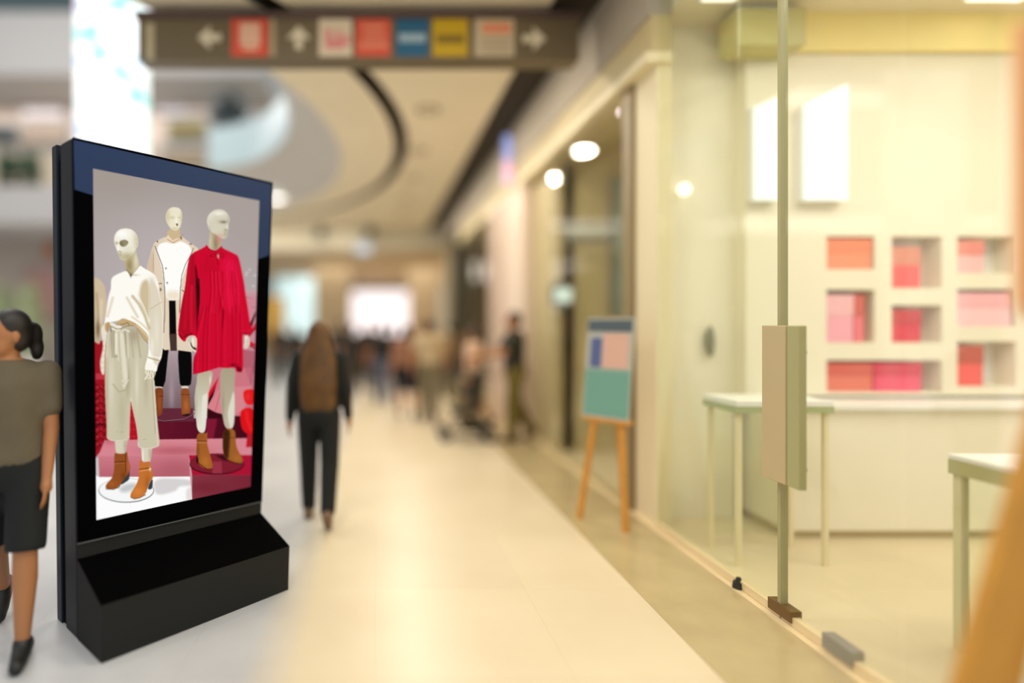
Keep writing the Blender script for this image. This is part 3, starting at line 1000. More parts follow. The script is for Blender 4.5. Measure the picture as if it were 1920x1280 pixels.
def tr(seq):
    """'A', (x,y), ... -> picture points; a letter switches the origin of the tracing"""
    out, o = [], None
    for e in seq:
        if isinstance(e, str):
            o = ORG[e]
        elif o is None:
            out.append(e)
        else:
            out.append((o[0] + e[0] * KS, o[1] + e[1] * KS))
    return np.array(out, float)


def smooth_poly(p, it=2):
    for _ in range(it):
        a, b = p, np.roll(p, -1, 0)
        p = np.stack([a * .75 + b * .25, a * .25 + b * .75], 1).reshape(-1, 2)
    return p


def segdist(pts, closed, X, Y):
    d = np.full(X.shape, 1e9)
    n = len(pts)
    for i in range(n if closed else n - 1):
        ax, ay = pts[i]
        bx, by = pts[(i + 1) % n]
        vx, vy = bx - ax, by - ay
        L = vx * vx + vy * vy + 1e-9
        t = np.clip(((X - ax) * vx + (Y - ay) * vy) / L, 0, 1)
        d = np.minimum(d, (X - ax - t * vx) ** 2 + (Y - ay - t * vy) ** 2)
    return np.sqrt(d)


def inside(pts, X, Y):
    r = np.zeros(X.shape, bool)
    n = len(pts)
    for i in range(n):
        ax, ay = pts[i]
        bx, by = pts[(i + 1) % n]
        if ay == by:
            continue
        c = ((ay > Y) != (by > Y)) & (X < (bx - ax) * (Y - ay) / (by - ay) + ax)
        r ^= c
    return r


MASK = {}


def clipm(c):
    return 1.0 if c is None else MASK[c]


def mixin(al, col):
    global IMG
    col = np.asarray(col, float)
    IMG = IMG * (1 - al[..., None]) + col * al[..., None]


def poly(seq, col, lab=None, soft=.8, it=2, name=None, clip=None, al=1.0):
    p = tr(seq)
    if it:
        p = smooth_poly(p, it)
    m = soft + 1
    box = (GX > p[:, 0].min() - m) & (GX < p[:, 0].max() + m) & (GY > p[:, 1].min() - m) & (GY < p[:, 1].max() + m)
    a = np.zeros(GX.shape)
    if box.any():
        X, Y = GX[box], GY[box]
        d = segdist(p, True, X, Y)
        ins = inside(p, X, Y)
        sd = np.where(ins, d, -d)
        a[box] = np.clip(sd / (2 * soft) + .5, 0, 1)
    a = a * clipm(clip) * al
    if callable(col):
        mixin(a, col(GX, GY))
    else:
        mixin(a, col)
    if lab is not None:
        LAB[a > .5] = lab
    if name:
        MASK[name] = a
    return a


def line(seq, w, col, clip=None, al=1.0, soft=None):
    p = tr(seq)
    d = segdist(p, False, GX, GY)
    s = soft or (max(.5, w * .5) if w < 1.9 else w * 1.0)
    a = np.clip((w / 2 - d) / s + .5, 0, 1) * clipm(clip) * al
    mixin(a, col)


def blob(o, x, y, rx, ry, col, al=1.0, clip=None, ang=0.0):
    c = tr([o, (x, y)])[0]
    k = KS if o != 'P' else 1
    dx, dy = GX - c[0], GY - c[1]
    ca, sa = math.cos(ang), math.sin(ang)
    ex, ey = (dx * ca + dy * sa) / (rx * k), (-dx * sa + dy * ca) / (ry * k)
    a = np.exp(-(ex * ex + ey * ey)) * al * clipm(clip)
    mixin(a, col)


def grad(c0, c1, y0, y1, c2=None, x0=0, x1=1):
    def f(X, Y):
        t = np.clip((Y - y0) / (y1 - y0), 0, 1)[..., None]
        return np.array(c0) * (1 - t) + np.array(c1) * t
    return f


def hgrad(c0, c1, x0, x1):
    def f(X, Y):
        t = np.clip((X - x0) / (x1 - x0), 0, 1)[..., None]
        return np.array(c0) * (1 - t) + np.array(c1) * t
    return f


exec_picture = True
# wall
IMG[:] = grad((164, 154, 146), (180, 170, 172), 320, 560)(GX, GY)
blob('P', 300, 480, 90, 90, (190, 180, 182), .6)
blob('P', 230, 330, 90, 40, (162, 152, 144), .6)
blob('P', 470, 420, 60, 120, (172, 158, 154), .6)
# pink and red props at the right
poly(['P', (440, 548), (500, 540), (500, 780), (380, 780), (380, 690), (440, 640)], grad((196, 160, 164), (196, 112, 126), 545, 590), soft=3, it=0)
poly(['P', (452, 560), (490, 553), (490, 660), (450, 660)], (204, 138, 150), soft=2, it=0)
poly(['D', (980, 940), (1150, 960), (1150, 1280), (980, 1280)], (178, 96, 112), it=0)
poly(['F', (860, 100), (1120, 60), (1100, 330), (850, 310)], (192, 104, 120), it=0)
line(['F', (1120, 40), (1090, 325), (850, 305)], 1.2, (150, 66, 84))
poly(['D', (1070, 600), (1160, 400), (1160, 460), (1100, 650)], (60, 20, 26), it=0)
poly(['D', (1060, 740), (1160, 560), (1160, 660), (1075, 760)], (205, 22, 40), it=0)
line(['D', (1070, 750), (1150, 650)], 1.6, (60, 14, 20))
poly(['D', (1080, 825), (1150, 855), (1150, 910), (1080, 880)], (210, 24, 42), it=0)
line(['D', (1085, 890), (1150, 930)], 2, (90, 12, 24))
line(['D', (1030, 205), (1110, 215)], .7, (130, 70, 80))
line(['D', (1100, 340), (1160, 350)], .7, (130, 70, 80))
for x, y in ((1040, 1060), (1030, 1095), (965, 1140), (1150, 1100), (1080, 1020), (1130, 1250)):
    blob('B', x, y, 18, 8, (240, 236, 236), .8)
# pink fans behind the red dress
poly(['F', (480, 60), (1000, 60), (1100, 330), (1110, 720), (700, 740), (480, 640)], (204, 116, 128), it=0, soft=1)
poly(['F', (850, 340), (1110, 330), (1000, 640), (870, 740)], (212, 132, 140), it=0, soft=1)
poly(['F', (490, 620), (640, 360), (680, 500), (690, 720), (590, 700)], (216, 128, 136), it=0)
line(['F', (590, 690), (660, 430)], .9, (150, 70, 84))
poly(['F', (495, 430), (640, 200), (600, 340), (495, 580)], (205, 18, 34), it=0)
poly(['F', (495, 520), (600, 340), (560, 470), (490, 600)], (24, 8, 10), it=0)
poly(['F', (290, 160), (335, 160), (320, 300), (290, 300)], (214, 40, 60), it=0)
# dark floor strips
poly(['F', (480, 640), (600, 700), (700, 725), (880, 750), (1120, 750), (1120, 1090), (470, 1090)], (56, 10, 20), it=0)
# back platform
poly(['P', (290, 784), (480, 784), (480, 826), (290, 826)], hgrad((100, 20, 40), (66, 10, 24), 300, 470), it=0)
poly(['F', (470, 790), (620, 790), (600, 900), (560, 1090), (470, 1090)], (128, 24, 52), it=0, soft=2)
# grey stand area between the coat legs
poly(['P', (296, 655), (372, 655), (368, 770), (296, 770)], grad((176, 158, 162), (112, 92, 98), 655, 770), it=0)
blob('E', 1180, 420, 40, 240, (170, 150, 156), .7)
poly(['P', (290, 765), (362, 765), (364, 790), (290, 790)], (98, 40, 56), it=0)
line(['E', (960, 800), (1060, 822), (1280, 800), 'F', (150, 795), (250, 745), (300, 700)], 1.0, (150, 110, 120), al=.9)
line(['E', (960, 808), (1060, 832), (1280, 810), 'F', (150, 806), (256, 752), (306, 706)], 1.0, (50, 14, 24))
# red patterned column at the left
poly(['P', (176, 637), (206, 640), (206, 830), (192, 842), (176, 862)], (158, 20, 32), it=0, name='redcol')
poly(['E', (110, 150), (235, 150), (235, 235), (110, 235)], (190, 52, 66), it=0)
poly(['E', (590, 500), (720, 700), (720, 1090), (585, 1090)], (176, 22, 34), it=0, name='redgap')
for k in range(9):
    y = 280 + k * 100
    line(['E', (90, y), (270, y + 150)], 1.8, (70, 8, 16), 'redcol', .75)
    line(['E', (270, y), (90, y + 150)], 1.8, (70, 8, 16), 'redcol', .75)
    for x in (140, 190):
        blob('E', x, y + 60, 14, 14, (216, 70, 84), .7, 'redcol')
        blob('E', x + 460, y + 60, 14, 14, (216, 60, 74), .6, 'redgap')
line(['E', (100, 710), (260, 720)], 3, (96, 6, 16), 'redcol')
line(['E', (100, 870), (260, 870)], 4, (84, 6, 16), 'redcol')
# beige sleeve cut by the screen edge
poly(['A', (60, 1110), (100, 1130), (160, 1150), (220, 1220), (240, 1280), 'C', (235, 60), (258, 200), (270, 330), (240, 480), (190, 640), (180, 750), (165, 880), (100, 830), (60, 820)], (206, 186, 156), name='sl')
line(['C', (120, 150), (150, 500), (140, 640)], 4, (176, 152, 120), 'sl', .8)
line(['C', (190, 250), (175, 560)], 5, (226, 210, 184), 'sl', .8)
blob('C', 140, 660, 30, 130, (120, 92, 66), .9, 'sl')
# pink platform
poly(['P', (196, 825), (480, 821), (480, 856), (184, 856)], (214, 134, 144), it=0, name='ptop')
blob('P', 330, 845, 60, 10, (176, 84, 96), .7, 'ptop')
blob('P', 205, 826, 14, 8, (186, 90, 102), .6, 'ptop')
poly(['P', (184.5, 854.5), (372, 854), (372, 895), (186, 895)], grad((204, 122, 134), (184, 100, 112), 855, 893), it=0, name='pfr')
blob('P', 330, 880, 40, 22, (172, 88, 100), .6, 'pfr')
# white floor
poly(['P', (170, 884), (186, 894), (362, 893), (362, 950), (170, 990)], (252, 252, 252), it=0, name='wf')
poly(['G', (920, 650), (1280, 650), (1480, 680), (1470, 760), (1280, 760), (1250, 830), (1020, 890), (940, 860)], (214, 210, 210), soft=3, clip='wf')
poly(['G', (1380, 800), (1480, 760), (1480, 960), (1390, 980)], (226, 222, 220), soft=3, clip='wf')
poly(['P', (170, 858), (184, 858), (186, 894), (176, 884)], (206, 196, 198), it=0)
# crimson box
poly(['H', (220, 553), (1130, 548), (1130, 835), (265, 833)], (172, 20, 52), it=0, name='cbt')
poly(['H', (220, 553), (265, 833), (268, 1175), (235, 850)], (200, 150, 156), it=0)
poly(['H', (265, 830), (1130, 830), (1130, 1100), (265, 1175)], hgrad((134, 52, 66), (120, 38, 52), 360, 470), it=0, name='cbf')
blob('H', 450, 1000, 300, 90, (112, 34, 46), .6, 'cbf')


def ellip(o, cx, cy, rx, ry):
    return [o] + [(cx + rx * math.cos(2 * math.pi * k / 40), cy + ry * math.sin(2 * math.pi * k / 40)) for k in range(40)]


poly(ellip('H', 615, 675, 385, 148), (30, 6, 12), it=0)
poly(ellip('H', 615, 668, 378, 142), (124, 30, 46), it=0, name='disc')
poly(['H', (560, 640), (680, 640), (690, 810), (550, 810)], (150, 50, 66), it=0, clip='disc')
poly(['H', (590, 550), (720, 550), (780, 640), (700, 620)], (66, 14, 24), it=0, clip='disc')
poly(ellip('G', 540, 822, 392, 172), (70, 70, 72), it=0)
poly(ellip('G', 540, 817, 385, 166), (246, 247, 247), it=0, name='wd')
poly(['G', (430, 790), (560, 720), (700, 720), (640, 820), (480, 860)], (196, 200, 198), soft=4, clip='wd')
# red prop like a big game piece
poly(['F', (975, 400), (1060, 370), (1150, 370), (1150, 600), (1010, 590)], (224, 26, 30), name='rp1')
blob('F', 1050, 480, 40, 60, (240, 60, 60), .6, 'rp1')
poly(['F', (950, 650), (1150, 615), (1150, 990), (1060, 1015), (970, 950), (940, 800)], (216, 20, 26), name='rp2')
line(['F', (1030, 690), (1040, 800), (1100, 950)], 5, (245, 40, 40), 'rp2', .8)
poly(['F', (1045, 1000), (1130, 1000), (1130, 1190), (1025, 1190)], (186, 26, 40), it=0)

SKIN = (222, 217, 196)
# ---- coat mannequin (2)
poly(['E', (1040, -300), (1150, -300), (1118, 0), (1085, 335), (1000, 340), (935, 325), (930, 200), (985, 60), (1030, -60)], (10, 9, 10), 2, it=1)
poly(['F', (55, -320), (255, -320), (264, 290), (215, 328), (110, 328), (85, 280)], (10, 10, 10), 2)
poly(['E', (955, 335), (1050, 335), (1045, 365), (960, 365)], SKIN, 2)
poly(['F', (115, 325), (215, 325), (215, 362), (112, 362)], SKIN, 2)
poly(['E', (940, 352), (1062, 350), (1062, 480), (1055, 720), (1000, 752), (972, 740), (955, 480)], (124, 62, 30), 2, name='mb1')
blob('E', 1010, 560, 30, 140, (160, 84, 40), .8, 'mb1'); line(['E', (945, 470), (1062, 470)], .8, (70, 30, 16), 'mb1')
poly(['F', (105, 358), (225, 358), (235, 500), (248, 700), (200, 742), (130, 745), (112, 700), (110, 480)], (142, 76, 38), 2, name='mb2')
blob('F', 180, 600, 40, 100, (182, 104, 52), .8, 'mb2'); line(['F', (105, 448), (230, 448)], .9, (70, 34, 18), 'mb2')
poly(['F', (120, 730), (245, 712), (225, 750), (140, 752)], (20, 10, 10), 2, al=.8)
poly(['P', (311, 443), (292, 452), (287, 459), (281, 480), (276, 498), (274, 520), (280, 600), (304, 640), (305, 657), (320, 655), (331, 656), (369, 661), (376, 600), (378, 470), (352, 452), (340, 442)], (226, 208, 184), 2, name='coat', it=1)
poly(['P', (274, 500), (287, 459), (290, 520), (288, 560), (272, 560)], (212, 190, 164), 2, clip='coat', soft=2)
poly(['P', (291, 462), (311, 452), (326, 458), (340, 450), (362, 466), (354, 492), (342, 518), (338, 548), (336, 563), (312, 563), (308, 540), (305, 505)], (255, 253, 248), 2, clip='coat', soft=1)
poly(['P', (311, 545), (338, 545), (337, 563), (312, 563)], (240, 226, 204), 2, clip='coat', soft=5)
line(['A', (945, 685), (1000, 830), (1050, 960), (1070, 1100), (1082, 1280), 'C', (1085, 250), (1080, 500), (1068, 700)], 1.3, (96, 88, 76), 'coat')
line(['B', (285, 715), (250, 800), (170, 950), (120, 1100), (100, 1280), 'D', (95, 200), (88, 420)], 1.3, (96, 88, 76), 'coat')
line(['A', (920, 660), (925, 1050)], .8, (170, 146, 120), 'coat', .8)
poly(['C', (1144, 252), (1236, 252), (1244, 600), (1252, 955), (1168, 955), (1150, 700)], grad((14, 12, 12), (12, 10, 10), 560, 620), 2, it=0)
poly(['C', (1150, 720), (1246, 720), (1252, 955), (1168, 955)], (70, 52, 46), 2, it=0, soft=1.5)
for x, y in ((1100, 1000), (1118, 1205)):
    blob('A', x, y, 10, 12, (60, 50, 44), .9, 'coat')
line(['A', (1000, 1215), (1040, 1215)], 1.3, (60, 50, 44), 'coat')
blob('C', 1025, 95, 12, 22, (60, 50, 44), .8, 'coat')
line(['D', (120, 100), (150, 125)], 1.3, (60, 50, 44), 'coat')
poly(['A', (965, 620), (990, 610), (985, 635)], (50, 44, 40), 2, it=0)
poly(['B', (225, 655), (262, 650), (250, 668)], (50, 44, 40), 2, it=0)
poly(['P', (315, 428), (337, 426), (337, 440), (341, 446), (334, 454), (320, 456), (312, 449)], (206, 182, 140), 2)
poly(['A', (1090, 600), (1130, 520), (1160, 570), (1200, 610), (1240, 580), (1330, 560), (1280, 630), (1200, 650), (1120, 640)], (236, 214, 186), 2)
line(['A', (1120, 590), (1200, 640), (1290, 590), (1340, 520)], 1.6, (186, 140, 106), al=.8)
poly(['B', (100, 550), (122, 580), (110, 595)], (30, 24, 22), 2, it=0)
poly(['A', (1095, 270), (1105, 220), (1130, 170), (1180, 140), (1230, 135), (1290, 150), (1320, 190), (1330, 250), (1325, 330), (1310, 400), (1280, 450), (1245, 470), (1200, 462), (1160, 430), (1125, 380), (1102, 330)], (236, 228, 200), 2, name='mh')
blob('A', 1120, 260, 40, 120, (200, 190, 150), .7, 'mh'); blob('A', 1320, 300, 20, 130, (206, 196, 160), .8, 'mh')
blob('A', 1190, 285, 40, 18, (202, 192, 160), .8, 'mh'); blob('A', 1290, 285, 25, 14, (206, 196, 164), .8, 'mh')
blob('A', 1230, 440, 60, 20, (206, 192, 150), .6, 'mh'); blob('A', 1245, 330, 14, 60, (255, 250, 232), .8, 'mh')
poly(['A', (1235, 370), (1270, 365), (1275, 390), (1255, 410)], (120, 100, 84), 2, it=1, soft=.6)

# ---- cream sweater mannequin (1)
poly(['C', (190, 620), (240, 570), (270, 690), (262, 780), (245, 900), (245, 960), (235, 1080), (235, 1280), 'E', (215, 175), (185, 140), (172, 40), 'C', (172, 1100), (200, 980), (215, 900), (205, 800), (185, 700)], (232, 224, 204), 1, name='la')
for y in (820, 900, 960, 1040, 1120, 1200):
    line(['C', (175, y + 10), (240, y - 10)], .9, (168, 152, 120), 'la', .7)
poly(['G', (378, 110), (560, 100), (526, 305), (396, 310)], (212, 206, 182), 1, it=0, name='k1')
poly(['G', (748, 215), (908, 215), (882, 412), (790, 420), (762, 400)], (214, 208, 184), 1, it=0, name='k2')
blob('G', 530, 200, 30, 120, (176, 166, 136), .8, 'k1'); blob('G', 880, 300, 26, 130, (180, 170, 140), .8, 'k2'); blob('G', 775, 340, 12, 100, (246, 244, 230), .8, 'k2')
poly(['G', (588, 520), (586, 660), (556, 690), (515, 715), (470, 745), (460, 690), (500, 640), (535, 595)], (58, 62, 62), 1, it=1)
poly(['G', (370, 300), (400, 290), (430, 305), (525, 302), (540, 268), (556, 290), (562, 380), (592, 450), (600, 520), (562, 600), (520, 640), (480, 700), (430, 780), (350, 808), (262, 804), (244, 772), (260, 730), (320, 670), (355, 610), (372, 500)], (146, 78, 34), 1, name='b1')
blob('G', 330, 730, 70, 50, (170, 92, 40), .8, 'b1'); blob('G', 575, 460, 30, 110, (186, 104, 56), .8, 'b1'); blob('G', 500, 620, 40, 60, (104, 52, 22), .6, 'b1')
line(['G', (366, 425), (520, 412)], 1.4, (76, 38, 18), 'b1'); line(['G', (370, 445), (520, 432)], 1.2, (170, 106, 66), 'b1')
line(['G', (250, 802), (350, 808), (430, 785), (480, 710)], 1.2, (60, 32, 16), al=.9)
line(['G', (528, 300), (530, 560)], 1.2, (84, 44, 22), 'b1')
poly(['G', (915, 640), (912, 790), (872, 812), (842, 800), (866, 720)], (52, 62, 68), 1, it=1)
poly(['G', (728, 385), (752, 385), (775, 430), (800, 436), (872, 402), (880, 480), (905, 490), (900, 540), (924, 590), (916, 650), (872, 700), (850, 760), (812, 880), (720, 932), (650, 942), (600, 918), (598, 870), (650, 790), (692, 720), (722, 620), (722, 500)], (196, 114, 48), 1, name='b2')
blob('G', 700, 840, 80, 60, (216, 132, 62), .8, 'b2'); blob('G', 840, 720, 40, 120, (160, 88, 36), .7, 'b2')
line(['G', (724, 522), (884, 502)], 1.4, (96, 52, 24), 'b2'); line(['G', (724, 548), (884, 528)], 1.2, (226, 160, 100), 'b2')
line(['G', (598, 915), (650, 942), (720, 932), (815, 882)], 1.2, (70, 36, 16), al=.9)
blob('G', 876, 520, 14, 26, (246, 240, 220), .9)
poly(['C', (268, 690), (400, 640), (560, 600), (690, 640), (790, 800), (845, 860), (842, 1000), (850, 1280), 'E', (935, 180), (952, 500), (978, 800), (1002, 1030), (1018, 1160), (950, 1198), (830, 1216), (740, 1204), (700, 1172), (706, 1100), (682, 900), (650, 750), (620, 600), (604, 520), (600, 640), (590, 800), (587, 1040), (560, 1082), (480, 1102), (370, 1106), (290, 1086), (262, 1052), (266, 950), (255, 700), (240, 400), (240, 130), 'C', (240, 1280), (245, 1000), (252, 820)], (202, 195, 168), 1, name='tr', it=1)
line(['E', (600, 500), (640, 720), (712, 1180)], 1.4, (232, 226, 206), 'tr', .9)
line(['E', (262, 1046), (292, 1082), (370, 1102), (480, 1098), (560, 1078), (586, 1036)], 1.6, (224, 218, 196), 'tr', .9)
line(['E', (700, 1168), (740, 1200), (830, 1212), (950, 1194), (1016, 1156)], 1.6, (226, 220, 198), 'tr', .9)
line(['E', (925, 250), (945, 600), (985, 1160)], 1.6, (224, 216, 192), 'tr', .8)
line(['E', (905, 250), (925, 600), (950, 1000)], 1.6, (170, 160, 130), 'tr', .7)
blob('E', 690, 250, 26, 330, (226, 220, 198), .8, 'tr'); blob('E', 820, 300, 40, 260, (178, 168, 138), .6, 'tr')
blob('E', 330, 250, 40, 420, (222, 216, 194), .7, 'tr'); blob('E', 480, 700, 60, 320, (184, 174, 142), .6, 'tr')
blob('E', 560, 250, 34, 220, (166, 154, 122), .7, 'tr'); blob('E', 270, 500, 16, 500, (182, 172, 144), .7, 'tr')
blob('E', 620, 650, 14, 200, (226, 220, 196), .6, 'tr')
blob('C', 640, 740, 90, 120, (166, 154, 128), .8, 'tr'); blob('C', 300, 780, 40, 160, (186, 176, 150), .6, 'tr')
for x0, x1, c in ((330, 345, (150, 138, 112)), (360, 375, (140, 128, 100)), (520, 540, (150, 138, 112)), (600, 640, (176, 164, 136)), (690, 740, (168, 156, 126)), (560, 570, (226, 220, 200)), (290, 270, (226, 220, 200))):
    line(['C', (x0, 680), (x1, 1050)], 2.2, c, 'tr', .75)
for y in (975, 1080):
    line(['E', (400 + (y > 1000) * 380, y), (500 + (y > 1000) * 340, y)], .7, (164, 152, 122), 'tr', .8)
line(['E', (350, 300), (440, 410), (540, 380)], 2, (170, 158, 126), 'tr', .8)
# sash
poly(['C', (372, 670), (505, 685), (525, 900), (548, 1130), 'E', (572, 240), (504, 368), (482, 240), (452, 0), 'C', (430, 1100), (378, 1040), (376, 860)], (220, 213, 190), 1, name='sash')
line(['C', (436, 700), (440, 900), (470, 1280), 'E', (500, 320)], 2.0, (178, 168, 140), 'sash', .8)
line(['C', (400, 720), (395, 1000)], 2.4, (242, 236, 216), 'sash', .9)
line(['C', (470, 720), (500, 1000), 'E', (530, 230)], 2.2, (238, 232, 210), 'sash', .7)
blob('C', 400, 1040, 16, 24, (140, 126, 96), .8, 'sash')
line(['E', (485, 240), (504, 366), (570, 240)], .9, (248, 244, 230), al=.9)
poly(['C', (300, 560), (340, 560), (400, 590), (470, 600), (490, 650), (420, 680), (360, 670), (320, 640)], (236, 230, 212), 1, name='knot')
line(['C', (320, 610), (400, 650), (470, 650)], 1.6, (112, 98, 74), al=.9)
line(['C', (470, 640), (560, 610), (640, 600)], 1.6, (120, 104, 74), al=.8)
line(['C', (320, 620), (325, 690)], 1.4, (92, 78, 56), al=.9)
line(['C', (480, 680), (520, 660), (590, 690)], 1.6, (250, 246, 234), al=.9)
# sweater
poly(['A', (325, 1280), (325, 1170), (350, 1120), (400, 1090), (480, 1055), (535, 1035), (575, 1070), (605, 1135), (640, 1080), (700, 1010), (735, 955), (790, 1000), (870, 1040), (940, 1090), (975, 1150), (1000, 1250), 'C', (1005, 150), (1032, 260), (1052, 400), (1062, 600), (1056, 800), (1056, 950), (1032, 1085), (982, 1135), (978, 1200), (968, 1258), (885, 1245), (800, 1235), (812, 1150), (842, 1050), (856, 940), (848, 850), (852, 735), (760, 650), (680, 570), (560, 522), (490, 498), (440, 530), (390, 545), (310, 555), (270, 590), (262, 690), (240, 650), (230, 575), (246, 480), (266, 350), (287, 200), (322, 90)], (253, 250, 242), 1, name='sw', it=1)
poly(['C', (860, -40), (920, -60), (1000, 120), (1060, 400), (1060, 960), (980, 1130), (960, 1260), (900, 1000), (855, 900), (870, 400)], (222, 212, 190), 1, soft=2.2, clip='sw')
poly(['C', (760, -20), (850, -60), (870, 100), (866, 560), (800, 420), (720, 200), (730, 100)], (190, 168, 122), 1, soft=3.2, clip='sw', al=.75)
line(['C', (630, 190), (720, 300), (800, 460), (862, 640)], 4.5, (188, 170, 126), 'sw', .85)
line(['C', (700, 170), (790, 340), (860, 540)], 2, (244, 236, 216), 'sw', .9)
line(['C', (550, 210), (620, 340), (700, 480)], 4, (214, 200, 166), 'sw', .8)
line(['C', (620, 480), (760, 580), (860, 680)], 3, (212, 196, 160), 'sw', .7)
line(['C', (350, 210), (310, 360), (275, 470)], 4, (216, 202, 174), 'sw', .8)
blob('C', 970, 700, 40, 260, (236, 228, 208), .7, 'sw'); blob('C', 905, 900, 26, 140, (246, 240, 222), .7, 'sw')
line(['C', (880, 370), (960, 320), (1045, 265)], 1.2, (180, 164, 130), 'sw', .8)
line(['C', (850, 1050), (930, 1080), (1010, 1100)], 2.2, (166, 146, 106), 'sw', .8)
line(['C', (880, 1020), (960, 1050), (1030, 1060)], 1.6, (252, 248, 236), 'sw', .9)
poly(['C', (815, 1120), (900, 1130), (975, 1160), (965, 1255), (800, 1235)], (250, 246, 234), 1, clip='sw', soft=1.4)
blob('A', 900, 1150, 60, 40, (226, 218, 200), .6, 'sw'); blob('A', 660, 1095, 60, 14, (208, 196, 166), .8, 'sw')
poly(['C', (236, 570), (300, 545), (318, 600), (285, 680), (262, 700), (238, 650)], (182, 148, 94), 1, clip=None, al=.9)
poly(['C', (388, 552), (440, 540), (480, 500), (540, 512), (690, 578), (850, 730), (850, 850), (790, 790), (700, 640), (600, 588), (560, 600), (500, 610), (420, 592)], (196, 168, 118), 1, name='hem')
line(['C', (690, 600), (780, 690), (850, 770)], 3, (222, 202, 160), 'hem', .9)
line(['C', (395, 590), (480, 590), (560, 560), (580, 590)], 1.2, (92, 66, 36), al=.8)
line(['C', (690, 640), (790, 800), (848, 852)], 1.0, (140, 116, 76), al=.8)
# right hand of it
poly(['E', (800, 90), (960, 120), (945, 180), (930, 210), (900, 218), (870, 232), (850, 215), (826, 226), (800, 240), (795, 225), (830, 170), (805, 150)], (228, 220, 194), 1)
for x in (838, 868, 905, 940):
    line(['E', (x, 110), (x - 10, 205)], .9, (150, 138, 104), al=.8)
line(['E', (848, 120), (835, 180), (800, 236)], 1.0, (252, 248, 236), al=.9)
# neck + head
poly(['A', (505, 880), (600, 840), (682, 735), (692, 830), (732, 945), (690, 1010), (640, 1075), (605, 1128), (575, 1070), (540, 1010), (515, 920)], (196, 184, 146), 1, name='nk')
blob('A', 585, 960, 50, 110, (152, 136, 90), .85, 'nk'); blob('A', 680, 900, 36, 120, (226, 218, 192), .8, 'nk'); blob('A', 605, 1100, 26, 34, (100, 84, 50), .9, 'nk')
line(['A', (540, 1010), (590, 1080), (606, 1135)], 1.2, (120, 104, 68), al=.8)
poly(['A', (368, 600), (372, 560), (385, 520), (420, 470), (470, 445), (540, 435), (610, 448), (665, 490), (695, 540), (705, 600), (708, 640), (690, 700), (680, 735), (640, 790), (590, 840), (540, 880), (500, 890), (455, 870), (435, 820), (420, 770), (395, 710), (378, 660)], (240, 236, 218), 1, name='hd')
blob('A', 480, 510, 110, 70, (255, 254, 248), .95, 'hd'); blob('A', 690, 600, 50, 160, (208, 198, 164), .85, 'hd')
blob('A', 560, 840, 120, 70, (176, 164, 124), .85, 'hd'); blob('A', 480, 850, 50, 40, (196, 184, 146), .7, 'hd'); blob('A', 560, 720, 60, 40, (226, 220, 196), .7, 'hd')
line(['A', (670, 620), (708, 630), (700, 680), (684, 720)], 1.0, (232, 226, 204), al=.8); line(['A', (690, 650), (682, 720)], .9, (170, 156, 118), al=.7)
poly(['A', (438, 645), (460, 612), (510, 600), (555, 612), (578, 634), (545, 680), (498, 702), (462, 685)], (148, 138, 106), 1, name='ey')
line(['A', (440, 645), (462, 612), (512, 600), (560, 614)], 1.0, (92, 82, 56), al=.8); blob('A', 470, 660, 24, 36, (110, 100, 72), .7, 'ey')
blob('A', 404, 645, 14, 18, (140, 128, 98), .95); line(['A', (425, 775), (440, 757), (470, 770)], 1.0, (110, 96, 70), al=.85)
blob('A', 425, 720, 18, 40, (255, 252, 244), .8, 'hd'); blob('A', 450, 805, 24, 26, (160, 148, 112), .6, 'hd')

# ---- red dress mannequin (3)
RED = (206, 12, 46)
poly(['F', (330, 150), (565, 90), (545, 260), (492, 420), (482, 600), (466, 800), (446, 1000), (340, 975), (320, 780), (298, 550), (308, 380), (335, 260)], grad((186, 176, 150), (226, 224, 206), 700, 800), 3, name='l1')
poly(['F', (400, 480), (440, 440), (490, 420), (470, 800), (450, 980), (390, 980)], (226, 224, 208), 3, clip='l1', soft=2); blob('F', 520, 240, 12, 60, (240, 238, 224), .8, 'l1'); blob('F', 320, 600, 22, 200, (176, 168, 144), .6, 'l1')
poly(['F', (655, 60), (888, 60), (860, 300), (868, 520), (868, 700), (850, 935), (730, 935), (690, 720), (664, 550), (664, 330)], grad((170, 158, 132), (190, 182, 158), 690, 800), 3, name='l2')
poly(['F', (850, 380), (870, 520), (868, 720), (850, 930), (800, 930), (770, 780), (770, 660), (820, 500)], (220, 216, 198), 3, clip='l2', soft=1.6)
blob('F', 700, 600, 24, 200, (150, 138, 112), .6, 'l2')
poly(['H', (330, 232), (462, 245), (482, 212), (476, 380), (492, 450), (522, 560), (560, 690), (552, 740), (480, 752), (390, 712), (340, 652), (322, 520), (330, 420)], (162, 94, 38), 3, name='b3')
blob('H', 450, 640, 60, 80, (184, 112, 48), .8, 'b3'); blob('H', 345, 480, 24, 160, (120, 66, 26), .7, 'b3'); blob('H', 400, 290, 60, 40, (146, 76, 40), .7, 'b3')
line(['H', (330, 345), (476, 350)], 1.2, (86, 46, 24), 'b3'); line(['H', (330, 372), (478, 376)], 1.2, (190, 130, 90), 'b3')
line(['H', (335, 560), (345, 655), (480, 752), (552, 742)], 1.4, (36, 18, 10), al=.9)
poly(['H', (326, 540), (350, 600), (355, 665), (325, 650)], (16, 12, 12), 3, it=0)
poly(['H', (708, 178), (872, 178), (878, 320), (892, 450), (960, 565), (988, 630), (962, 672), (870, 655), (780, 620), (710, 560), (690, 400)], (156, 92, 38), 3, name='b4')
poly(['H', (700, 170), (800, 190), (800, 320), (780, 560), (770, 620), (700, 560), (690, 380)], (62, 34, 16), 3, clip='b4', soft=2.5); blob('H', 900, 590, 60, 50, (176, 108, 46), .7, 'b4')
